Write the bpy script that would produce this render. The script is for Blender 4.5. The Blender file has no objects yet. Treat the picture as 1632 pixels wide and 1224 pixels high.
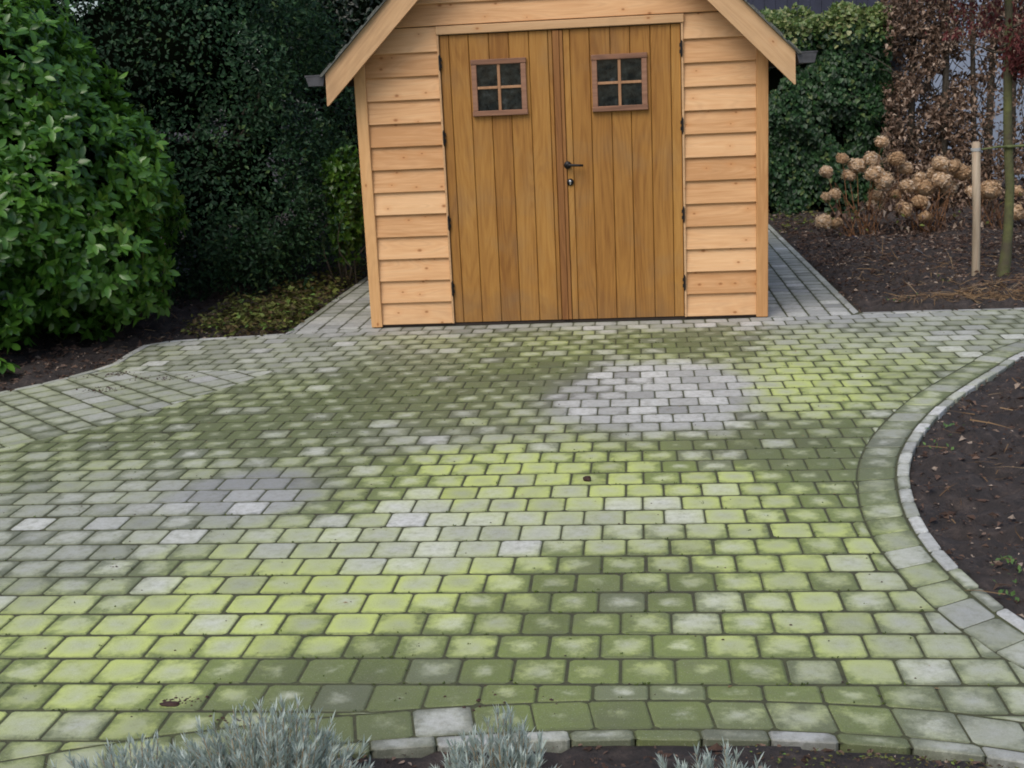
import bpy, math, random
import numpy as np
from mathutils import Vector, Matrix, noise as mnoise

random.seed(7)
RNG = np.random.default_rng(11)
SC = bpy.context.scene
COL = SC.collection

# ------------------------------------------------------------------ camera
cd = bpy.data.cameras.new('camera'); cam = bpy.data.objects.new('camera', cd); COL.objects.link(cam)
cd.sensor_width = 36.0; cd.lens = 1977.13 / 1632 * 36.0; cd.clip_end = 500
Rv = Vector((0.99447393, 0.09458956, -0.04554582)); Uv = Vector((0.02249448, 0.23177562, 0.97250916)); Fv = Vector((-0.10254562, 0.96815953, -0.22836707))
m = Matrix((Rv, Uv, -Fv)).transposed().to_4x4(); m.translation = (1.9085, -8.6532, 1.6034)
cam.matrix_world = m
cd.dof.use_dof = False
SC.camera = cam

# ------------------------------------------------------------------ light
SUN_EL, SUN_AZ = math.radians(52), math.radians(205)      # azimuth the light comes from, clockwise from +Y
w = bpy.data.worlds.new('World'); SC.world = w; w.use_nodes = True
nt = w.node_tree; bg = nt.nodes['Background']
sky = nt.nodes.new('ShaderNodeTexSky'); sky.sky_type = 'NISHITA'; sky.sun_disc = False
sky.sun_elevation = SUN_EL; sky.sun_rotation = SUN_AZ; sky.air_density = 1.0; sky.dust_density = 3.0; sky.ozone_density = 1.0
nt.links.new(sky.outputs[0], bg.inputs[0]); bg.inputs[1].default_value = 0.12
sd = bpy.data.lights.new('sun', 'SUN'); sun = bpy.data.objects.new('sun', sd); COL.objects.link(sun)
sd.energy = 1.3; sd.angle = math.radians(40); sd.color = (1.0, 0.95, 0.88)
dv = Vector((math.sin(SUN_AZ) * math.cos(SUN_EL), math.cos(SUN_AZ) * math.cos(SUN_EL), math.sin(SUN_EL)))
sun.rotation_euler = dv.to_track_quat('Z', 'Y').to_euler()
SC.view_settings.view_transform = 'Standard'; SC.view_settings.look = 'None'; SC.view_settings.gamma = 1.0
SC.view_settings.exposure = 0.5
SC.cycles.filter_width = 1.85

# ------------------------------------------------------------------ helpers
def tag(o, label=None, cat=None, group=None, kind=None):
    if label: o['label'] = label
    if cat: o['category'] = cat
    if group: o['group'] = group
    if kind: o['kind'] = kind
    return o

def empty(name, loc=(0, 0, 0), rz=0.0):
    o = bpy.data.objects.new(name, None); COL.objects.link(o); o.location = loc; o.rotation_euler = (0, 0, rz)
    o.empty_display_size = 0.1
    return o

def link_mesh(name, me, mats, parent=None):
    o = bpy.data.objects.new(name, me); COL.objects.link(o)
    for mm in (mats if isinstance(mats, (list, tuple)) else [mats]): me.materials.append(mm)
    if parent: o.parent = parent
    return o

class MB:
    def __init__(s): s.v = []; s.f = []; s.r = []; s.rnd = 0.5; s.mi = []; s.m = 0; s.sm = []; s.smooth = False
    def add(s, vs, fs):
        b = len(s.v); s.v += [tuple(v) for v in vs]; s.r += [s.rnd] * len(vs)
        for f in fs: s.f.append(tuple(b + i for i in f)); s.mi.append(s.m); s.sm.append(s.smooth)
    def box(s, x0, x1, y0, y1, z0, z1, b=0.0):
        if b <= 0:
            vs = [(x, y, z) for z in (z0, z1) for y in (y0, y1) for x in (x0, x1)]
            s.add(vs, [(0, 2, 3, 1), (4, 5, 7, 6), (0, 1, 5, 4), (2, 6, 7, 3), (0, 4, 6, 2), (1, 3, 7, 5)])
            return
        # chamfered box
        c = ((x0 + x1) / 2, (y0 + y1) / 2, (z0 + z1) / 2); h = ((x1 - x0) / 2, (y1 - y0) / 2, (z1 - z0) / 2)
        vs = []; idx = {}
        for sx in (-1, 1):
            for sy in (-1, 1):
                for sz in (-1, 1):
                    for a in range(3):
                        p = [h[0] - b, h[1] - b, h[2] - b]; p[a] = h[a]
                        idx[(sx, sy, sz, a)] = len(vs)
                        vs.append((c[0] + sx * p[0], c[1] + sy * p[1], c[2] + sz * p[2]))
        fs = []
        for a in range(3):
            o1, o2 = (a + 1) % 3, (a + 2) % 3
            for sg in (-1, 1):
                q = []
                for (p1, p2) in ((-1, -1), (1, -1), (1, 1), (-1, 1)):
                    k = [0, 0, 0]; k[a] = sg; k[o1] = p1; k[o2] = p2; q.append(idx[(*k, a)])
                fs.append(tuple(q if sg > 0 else q[::-1]))
            for s1 in (-1, 1):
                for s2 in (-1, 1):
                    q = []
                    for t, aa in ((-1, o1), (1, o1), (1, o2), (-1, o2)):
                        k = [0, 0, 0]; k[a] = t; k[o1] = s1; k[o2] = s2; q.append(idx[(*k, aa)])
                    fs.append(tuple(q))
        for sx in (-1, 1):
            for sy in (-1, 1):
                for sz in (-1, 1): fs.append(tuple(idx[(sx, sy, sz, a)] for a in range(3)))
        s.add(vs, fs)
    def prism(s, prof, axis, a0, a1):
        """prof: 2D points in the plane normal to axis, extruded from a0 to a1"""
        n = len(prof)
        def P(p, a):
            return {'x': (a, p[0], p[1]), 'y': (p[0], a, p[1]), 'z': (p[0], p[1], a)}[axis]
        vs = [P(p, a0) for p in prof] + [P(p, a1) for p in prof]
        s.add(vs, [tuple(range(n))[::-1], tuple(range(n, 2 * n))] + [(i, (i + 1) % n, n + (i + 1) % n, n + i) for i in range(n)])
    def tube(s, pts, rad, n=8, cap=True):
        pts = [Vector(p) for p in pts]
        if not hasattr(rad, '__len__'): rad = [rad] * len(pts)
        rings = []; prev = None
        for i, p in enumerate(pts):
            d = (pts[min(i + 1, len(pts) - 1)] - pts[max(i - 1, 0)]).normalized()
            if prev is None: a = d.orthogonal().normalized()
            else:
                a = prev - d * prev.dot(d)
                a = a.normalized() if a.length > 1e-6 else d.orthogonal().normalized()
            prev = a; b = d.cross(a)
            rings.append([p + (a * math.cos(2 * math.pi * k / n) + b * math.sin(2 * math.pi * k / n)) * rad[i] for k in range(n)])
        vs = [v for r in rings for v in r]; fs = []
        for i in range(len(pts) - 1):
            for k in range(n): fs.append((i * n + k, i * n + (k + 1) % n, (i + 1) * n + (k + 1) % n, (i + 1) * n + k))
        if cap: fs += [tuple(range(n))[::-1], tuple((len(pts) - 1) * n + k for k in range(n))]
        s.add(vs, fs)
    def build(s, name, mats, parent=None, loc=None, rot=None, recalc=True):
        me = bpy.data.meshes.new(name); me.from_pydata(s.v, [], s.f)
        if recalc:
            import bmesh
            bm = bmesh.new(); bm.from_mesh(me); bmesh.ops.recalc_face_normals(bm, faces=bm.faces); bm.to_mesh(me); bm.free()
        a = me.attributes.new('rnd', 'FLOAT', 'POINT'); a.data.foreach_set('value', s.r)
        me.polygons.foreach_set('material_index', s.mi); me.polygons.foreach_set('use_smooth', s.sm)
        o = link_mesh(name, me, mats, parent)
        if loc: o.location = loc
        if rot: o.rotation_euler = rot
        return o

def np_mesh(name, V, F, rnd, mats, parent=None, mi=None, smooth=False):
    """V (n,3); F list of index arrays grouped by size"""
    me = bpy.data.meshes.new(name); me.vertices.add(len(V)); me.vertices.foreach_set('co', V.astype(np.float32).ravel())
    tot = np.concatenate([np.full(len(f), f.shape[1]) for f in F]); idx = np.concatenate([f.ravel() for f in F])
    me.loops.add(len(idx)); me.loops.foreach_set('vertex_index', idx.astype(np.int32))
    st = np.concatenate([[0], np.cumsum(tot)[:-1]])
    me.polygons.add(len(tot)); me.polygons.foreach_set('loop_start', st.astype(np.int32)); me.polygons.foreach_set('loop_total', tot.astype(np.int32))
    if mi is not None: me.polygons.foreach_set('material_index', mi.astype(np.int32))
    me.polygons.foreach_set('use_smooth', np.full(len(tot), smooth))
    me.update(calc_edges=True)
    a = me.attributes.new('rnd', 'FLOAT', 'POINT'); a.data.foreach_set('value', rnd.astype(np.float32))
    return link_mesh(name, me, mats, parent)

def unit(a): return a / (np.linalg.norm(a, axis=-1, keepdims=True) + 1e-9)

def leaf_template(L=1.0, W=0.4, curl=0.15, fold=0.12, seg=(0, .3, .65, 1.0), prof=(0.02, .42, .5, .0)):
    """leaf along +y, normal +z; returns verts and quads"""
    v = []; q = []
    for t, p in zip(seg, prof):
        z = -curl * t * t * L; wv = p * W
        v += [(-wv, t * L, z + fold * wv), (0, t * L, z), (wv, t * L, z + fold * wv)]
    for i in range(len(seg) - 1):
        a = 3 * i
        q += [(a, a + 1, a + 4, a + 3), (a + 1, a + 2, a + 5, a + 4)]
    return np.array(v), np.array(q)

def leaves(tmpl, P, axis, nrm, S):
    """P base points, axis leaf direction, nrm approx leaf normal"""
    tv, tq = tmpl
    ax = unit(axis); n = nrm - (nrm * ax).sum(-1, keepdims=True) * ax; n = unit(n); sd_ = np.cross(ax, n)
    V = P[:, None, :] + S[:, None, None] * (tv[None, :, 0:1] * sd_[:, None] + tv[None, :, 1:2] * ax[:, None] + tv[None, :, 2:3] * n[:, None])
    F = tq[None] + (np.arange(len(P)) * len(tv))[:, None, None]
    return V.reshape(-1, 3), F.reshape(-1, tq.shape[1])

def rand_dirs(n): return unit(RNG.normal(size=(n, 3)))

# ------------------------------------------------------------------ materials
def new_mat(name):
    mt = bpy.data.materials.new(name); mt.use_nodes = True
    n = mt.node_tree.nodes; return mt, n, mt.node_tree.links, n['Principled BSDF']

def ramp(n, stops):
    r = n.new('ShaderNodeValToRGB'); e = r.color_ramp.elements
    while len(e) < len(stops): e.new(0.5)
    for k, (p, c) in enumerate(stops): e[k].position = p; e[k].color = (*c, 1)
    return r

def mixc(n, l, fac, a, b, mode='MIX'):
    x = n.new('ShaderNodeMix'); x.data_type = 'RGBA'; x.blend_type = mode
    for s, v in ((0, fac), (6, a), (7, b)):
        if isinstance(v, (int, float)): x.inputs[s].default_value = v
        elif isinstance(v, tuple): x.inputs[s].default_value = (*v, 1)
        else: l.new(v, x.inputs[s])
    return x.outputs[2]

def math_(n, l, op, a, b=0.0, c=None, clamp=False):
    x = n.new('ShaderNodeMath'); x.operation = op; x.use_clamp = clamp
    for k, v in enumerate((a, b, c)):
        if v is None: continue
        if isinstance(v, (int, float)): x.inputs[k].default_value = v
        else: l.new(v, x.inputs[k])
    return x.outputs[0]

def attr(n, name):
    a = n.new('ShaderNodeAttribute'); a.attribute_name = name; return a

def noise_(n, l, vec, scale, detail=3, rough=.55):
    x = n.new('ShaderNodeTexNoise'); x.inputs['Scale'].default_value = scale; x.inputs['Detail'].default_value = detail; x.inputs['Roughness'].default_value = rough
    if vec is not None: l.new(vec, x.inputs['Vector'])
    return x.outputs['Fac']

def bump_(n, l, h, strength, dist, bs):
    b = n.new('ShaderNodeBump'); b.inputs['Strength'].default_value = strength; b.inputs['Distance'].default_value = dist
    l.new(h, b.inputs['Height']); l.new(b.outputs[0], bs.inputs['Normal'])

def leaf_mat(name, stops, rough=.4, spec=.5, trans=0.25, bumpy=True):
    mt, n, l, bs = new_mat(name)
    a = attr(n, 'rnd'); r = ramp(n, stops); l.new(a.outputs['Fac'], r.inputs[0])
    g = n.new('ShaderNodeNewGeometry')
    nz = noise_(n, l, g.outputs['Position'], 1.3, 2)
    c = mixc(n, l, math_(n, l, 'MULTIPLY', nz, .5), r.outputs[0], tuple(x * .45 for x in stops[len(stops) // 2][1]))
    c2 = mixc(n, l, math_(n, l, 'MULTIPLY', g.outputs['Backfacing'], .35), c, tuple(min(1, x * 1.4) for x in stops[len(stops) // 2][1]))
    l.new(c2, bs.inputs['Base Color']); bs.inputs['Roughness'].default_value = rough; bs.inputs['Specular IOR Level'].default_value = spec
    if trans > 0:
        t = n.new('ShaderNodeBsdfTranslucent'); l.new(c2, t.inputs[0]); mx = n.new('ShaderNodeMixShader'); mx.inputs[0].default_value = trans
        l.new(bs.outputs[0], mx.inputs[1]); l.new(t.outputs[0], mx.inputs[2]); l.new(mx.outputs[0], n['Material Output'].inputs[0])
    return mt

def plain(name, col, rough=.6, metal=0.0, var=.15, scale=20, bump=0.0):
    mt, n, l, bs = new_mat(name); g = n.new('ShaderNodeTexCoord')
    nz = noise_(n, l, g.outputs['Object'], scale, 4)
    r = ramp(n, [(.3, tuple(x * (1 - var) for x in col)), (.7, tuple(min(1, x * (1 + var)) for x in col))]); l.new(nz, r.inputs[0])
    l.new(r.outputs[0], bs.inputs['Base Color']); bs.inputs['Roughness'].default_value = rough; bs.inputs['Metallic'].default_value = metal
    if bump: bump_(n, l, nz, bump, .01, bs)
    return mt

def wood_mat(name, lo, mid, hi, axis='x', knots=0.0, grey=0.0, contrast=1.0, line=(.25, .10, .03), foot=0.0):
    """board material: grain runs along the object axis; every board is shifted by its own rnd"""
    mt, n, l, bs = new_mat(name)
    tc = n.new('ShaderNodeTexCoord'); a = attr(n, 'rnd')
    off = n.new('ShaderNodeCombineXYZ'); k = math_(n, l, 'MULTIPLY', a.outputs['Fac'], 57.0)
    for i in range(3): l.new(k, off.inputs[i])
    ad = n.new('ShaderNodeVectorMath'); ad.operation = 'ADD'; l.new(tc.outputs['Object'], ad.inputs[0]); l.new(off.outputs[0], ad.inputs[1])
    mp = n.new('ShaderNodeMapping'); l.new(ad.outputs[0], mp.inputs[0])
    mp.inputs['Scale'].default_value = {'x': (1.3, 22, 22), 'z': (22, 22, 1.3)}[axis]
    fine = noise_(n, l, mp.outputs[0], 2.6, 6, .65)
    mp2 = n.new('ShaderNodeMapping'); l.new(ad.outputs[0], mp2.inputs[0]); mp2.inputs['Scale'].default_value = {'x': (.9, 6, 6), 'z': (6, 6, .9)}[axis]
    big = noise_(n, l, mp2.outputs[0], 1.6, 2)
    # cathedral figure: rings of a distorted distance field
    mp3 = n.new('ShaderNodeMapping'); l.new(ad.outputs[0], mp3.inputs[0]); mp3.inputs['Scale'].default_value = {'x': (.8, 7, 7), 'z': (7, 7, .8)}[axis]
    fld = noise_(n, l, mp3.outputs[0], 1.1, 1, .3)
    rings = math_(n, l, 'SINE', math_(n, l, 'MULTIPLY', fld, 75.0))
    rings = math_(n, l, 'MULTIPLY_ADD', rings, .5, .5)
    t = math_(n, l, 'ADD', math_(n, l, 'MULTIPLY', fine, .55), math_(n, l, 'MULTIPLY', big, .3))
    t = math_(n, l, 'ADD', t, math_(n, l, 'MULTIPLY', rings, .12))
    t = math_(n, l, 'ADD', t, math_(n, l, 'MULTIPLY', math_(n, l, 'SUBTRACT', a.outputs['Fac'], .5), .28 * contrast))
    r = ramp(n, [(.26, lo), (.5, mid), (.74, hi)]); l.new(t, r.inputs[0])
    c = r.outputs[0]
    rg = math_(n, l, 'POWER', rings, 8.0)
    c = mixc(n, l, math_(n, l, 'MULTIPLY', rg, .16), c, line)
    if knots > 0:
        vo = n.new('ShaderNodeTexVoronoi'); vo.voronoi_dimensions = '2D'; vo.inputs['Scale'].default_value = 1.0
        sk = n.new('ShaderNodeSeparateXYZ'); l.new(ad.outputs[0], sk.inputs[0]); mk = n.new('ShaderNodeCombineXYZ')
        l.new(math_(n, l, 'MULTIPLY', sk.outputs[0], 7.0 if axis == 'x' else 11.0), mk.inputs[0]); l.new(math_(n, l, 'MULTIPLY', sk.outputs[2], 11.0 if axis == 'x' else 7.0), mk.inputs[1])
        l.new(mk.outputs[0], vo.inputs['Vector'])
        sep = n.new('ShaderNodeSeparateColor'); l.new(vo.outputs['Color'], sep.inputs[0])
        rad = math_(n, l, 'MULTIPLY_ADD', sep.outputs[0], .075, .035)
        kn = math_(n, l, 'DIVIDE', vo.outputs['Distance'], rad)
        kn = math_(n, l, 'SUBTRACT', 1.35, kn, clamp=True)
        on = math_(n, l, 'GREATER_THAN', sep.outputs[1], 1 - knots)
        kn = math_(n, l, 'MULTIPLY', kn, on)
        c = mixc(n, l, math_(n, l, 'MULTIPLY', kn, .9, clamp=True), c, (.17, .065, .025))
        halo = math_(n, l, 'SUBTRACT', 1.0, math_(n, l, 'DIVIDE', vo.outputs['Distance'], .33), clamp=True)
        c = mixc(n, l, math_(n, l, 'MULTIPLY', math_(n, l, 'MULTIPLY', halo, on), .3), c, (.5, .2, .05))
    if grey > 0:
        st = noise_(n, l, tc.outputs['Object'], 3.1, 4, .6)
        st = math_(n, l, 'MULTIPLY', math_(n, l, 'SUBTRACT', st, .5, clamp=True), 3.5 * grey, clamp=True)
        c = mixc(n, l, st, c, (.21, .15, .085))
    if foot > 0:   # splash dirt with a ragged edge near the bottom of the boards
        sp = n.new('ShaderNodeSeparateXYZ'); l.new(tc.outputs['Object'], sp.inputs[0])
        nn = noise_(n, l, tc.outputs['Object'], 9.0, 4)
        d = math_(n, l, 'SUBTRACT', math_(n, l, 'MULTIPLY', nn, .55), sp.outputs[2], clamp=True)
        c = mixc(n, l, math_(n, l, 'MULTIPLY', d, foot, clamp=True), c, (.17, .10, .045))
    l.new(c, bs.inputs['Base Color']); bs.inputs['Roughness'].default_value = .62; bs.inputs['Specular IOR Level'].default_value = .3
    bump_(n, l, fine, .25, .004, bs)
    return mt

M_CLAD = wood_mat('cladding_wood', (.46, .24, .10), (.60, .345, .165), (.69, .435, .23), 'x', knots=.42, contrast=1.5, grey=.10, foot=.5)
M_POST = wood_mat('post_wood', (.42, .21, .08), (.555, .31, .13), (.64, .38, .175), 'z', knots=.12)
M_BARGE = wood_mat('barge_wood', (.40, .235, .115), (.53, .33, .17), (.60, .40, .225), 'x', knots=.12, grey=.25)
M_DOOR = wood_mat('door_wood', (.21, .088, .017), (.325, .156, .034), (.415, .218, .054), 'z', knots=.0, grey=.35, contrast=1.0, line=(.16, .06, .012), foot=1.6)
M_ASTR = wood_mat('reddish_door_wood', (.16, .063, .018), (.235, .102, .029), (.30, .14, .04), 'z', contrast=1.0)
M_WINF = wood_mat('window_wood', (.13, .065, .04), (.22, .112, .068), (.30, .165, .105), 'x', contrast=1.0)
M_MUNT = wood_mat('glazing_bar_wood', (.24, .12, .06), (.34, .185, .095), (.42, .245, .135), 'z')
M_IRON = plain('black_iron', (.018, .017, .018), .45, .6)
M_STEEL = plain('keyhole_steel', (.55, .55, .56), .3, .9)
M_ZINC = plain('weathered_zinc', (.055, .056, .062), .6, .3, .3)
M_BITU = plain('bitumen_shingle', (.095, .10, .088), .9, 0, .5, 90, .6)
M_DARK = plain('shed_inside', (.05, .04, .03), .9)
M_SILL = plain('dark_sill', (.03, .02, .015), .8)

mt, n, l, bs = new_mat('window_glass')
gt_ = n.new('ShaderNodeTexCoord'); gn_ = noise_(n, l, gt_.outputs['Object'], 16, 5, .7); gr_ = ramp(n, [(.42, (.006, .008, .008)), (.58, (.018, .023, .022)), (.75, (.06, .07, .075))]); l.new(gn_, gr_.inputs[0]); l.new(gr_.outputs[0], bs.inputs['Base Color']); bs.inputs['Roughness'].default_value = .10; bs.inputs['Specular IOR Level'].default_value = .33  # opaque dark panes; the paler mottling paints in reflections
g_ = n.new('ShaderNodeTexCoord'); nz_ = noise_(n, l, g_.outputs['Object'], 7, 2); bump_(n, l, nz_, .12, .02, bs)
M_GLASS = mt

M_RHODO = leaf_mat('rhododendron_leaf', [(0, (.022, .068, .012)), (.45, (.06, .165, .022)), (.85, (.11, .26, .032)), (1, (.20, .33, .045))], .32, .55, .3)
M_HOLLY = leaf_mat('dark_evergreen_leaf', [(0, (.010, .030, .015)), (.6, (.019, .055, .025)), (.93, (.040, .095, .036)), (1, (.09, .14, .04))], .5, .2, .14)
M_FAR = leaf_mat('deep_evergreen_leaf', [(0, (.004, .012, .004)), (.7, (.009, .025, .008)), (1, (.035, .05, .02))], .4, .45, .05)
M_LAUREL = leaf_mat('laurel_leaf', [(0, (.03, .09, .012)), (.6, (.08, .19, .022)), (1, (.22, .35, .05))], .35, .5, .3)
M_IVY = leaf_mat('ivy_leaf', [(0, (.007, .022, .008)), (.55, (.017, .052, .017)), (.9, (.036, .095, .028)), (1, (.13, .17, .05))], .48, .35, .15)
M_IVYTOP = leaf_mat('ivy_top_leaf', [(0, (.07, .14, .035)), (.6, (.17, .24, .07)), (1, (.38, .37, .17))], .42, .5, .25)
M_BEECH = leaf_mat('beech_leaf', [(0, (.055, .034, .022)), (.4, (.15, .092, .058)), (.75, (.29, .195, .135)), (1, (.54, .42, .32))], .5, .35, .25)
M_RED = leaf_mat('red_maple_leaf', [(0, (.06, .015, .014)), (.6, (.13, .03, .028)), (1, (.24, .09, .075))], .55, .3, .35)
M_HYD = leaf_mat('hydrangea_petal', [(0, (.36, .21, .10)), (.5, (.60, .42, .25)), (.85, (.76, .59, .42)), (1, (.84, .74, .60))], .75, .15, .3)
M_HYDSTEM = plain('hydrangea_stem', (.20, .095, .04), .8, 0, .3)
M_LAV = leaf_mat('lavender_leaf', [(0, (.20, .22, .18)), (.5, (.42, .50, .44)), (1, (.62, .70, .66))], .8, .15, .3)
M_LAVSTEM = plain('lavender_stem', (.26, .2, .12), .85, 0, .3)
M_BARK = plain('dark_bark', (.06, .05, .035), .9, 0, .4, 30, .6)
M_BUSHSHADE = plain('bush_inside_shade', (.004, .006, .003), 1, 0, .5, 4); M_BUSHSHADE.node_tree.nodes['Principled BSDF'].inputs['Specular IOR Level'].default_value = 0  # near-black colour paints the shade deep inside the foliage
M_LITTER = leaf_mat('dead_leaf', [(0, (.028, .016, .012)), (.5, (.085, .050, .036)), (.82, (.18, .12, .09)), (1, (.46, .38, .30))], .75, .2, .15)
M_STRAW = leaf_mat('dry_grass', [(0, (.14, .08, .04)), (.6, (.26, .17, .09)), (1, (.40, .29, .17))], .8, .15, .15)
M_COVER = leaf_mat('ground_cover_leaf', [(0, (.04, .03, .014)), (.35, (.12, .075, .035)), (.6, (.10, .12, .03)), (.85, (.20, .22, .05)), (1, (.14, .28, .06))], .6, .3, .25)
M_JOINTMOSS = leaf_mat('joint_moss', [(0, (.03, .045, .012)), (.6, (.07, .10, .022)), (1, (.14, .19, .04))], .9, .1, .1)
M_WEED = leaf_mat('weed_leaf', [(0, (.06, .13, .04)), (1, (.16, .28, .08))], .6, .3, .3)
M_STAKE = wood_mat('stake_wood', (.22, .175, .12), (.34, .28, .205), (.44, .38, .30), 'z', knots=.15, grey=.2)
M_BAND = plain('grey_band', (.33, .34, .33), .6)
M_TIE = plain('green_tie', (.09, .11, .035), .7)
M_WHITE = plain('white_plastic', (.6, .64, .72), .4)
M_BLUE = plain('blue_label', (.03, .05, .2), .4)
M_CRUMB = plain('brown_crumb', (.035, .014, .010), .8, 0, .4, 60, .5)
M_PALEWALL = plain('pale_render', (.25, .30, .39), .85, 0, .12, 3, .1)
M_DARKWALL = plain('dark_boarding', (.022, .026, .048), .7, 0, .3, 4)
M_TRIM = plain('grey_trim', (.08, .09, .13), .6)

def trunk_mat():
    mt, n, l, bs = new_mat('mossy_bark'); tc = n.new('ShaderNodeTexCoord')
    a = noise_(n, l, tc.outputs['Object'], 6, 5); b = noise_(n, l, tc.outputs['Object'], 45, 4)
    r = ramp(n, [(.40, (.075, .063, .04)), (.52, (.095, .10, .038)), (.70, (.14, .155, .045))]); l.new(a, r.inputs[0])
    c = mixc(n, l, math_(n, l, 'MULTIPLY', b, .5), r.outputs[0], (.045, .05, .02)); l.new(c, bs.inputs['Base Color']); bs.inputs['Roughness'].default_value = .9
    bump_(n, l, b, .6, .01, bs); return mt
M_TRUNK = trunk_mat()

def soil_mat():
    mt, n, l, bs = new_mat('soil'); g = n.new('ShaderNodeNewGeometry')
    a = noise_(n, l, g.outputs['Position'], 14, 8, .7); b = noise_(n, l, g.outputs['Position'], 1.4, 3)
    r = ramp(n, [(.3, (.012, .010, .009)), (.50, (.034, .026, .023)), (.64, (.070, .053, .045)), (.76, (.15, .12, .10))]); l.new(a, r.inputs[0])
    c = mixc(n, l, math_(n, l, 'MULTIPLY', b, .5), r.outputs[0], (.018, .014, .012)); l.new(c, bs.inputs['Base Color']); bs.inputs['Roughness'].default_value = .9
    bump_(n, l, a, 1.0, .03, bs); return mt
M_SOIL = soil_mat()

def joint_mat():
    mt, n, l, bs = new_mat('mossy_joint'); g = n.new('ShaderNodeNewGeometry')
    a = noise_(n, l, g.outputs['Position'], 30, 5, .7); b = noise_(n, l, g.outputs['Position'], 2.2, 3)
    r = ramp(n, [(.35, (.030, .036, .014)), (.6, (.072, .090, .028)), (.8, (.12, .15, .04))]); l.new(a, r.inputs[0])
    c = mixc(n, l, b, r.outputs[0], (.05, .045, .03)); l.new(c, bs.inputs['Base Color']); bs.inputs['Roughness'].default_value = .95
    bump_(n, l, a, .8, .01, bs); return mt
M_JOINT = joint_mat()

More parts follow.
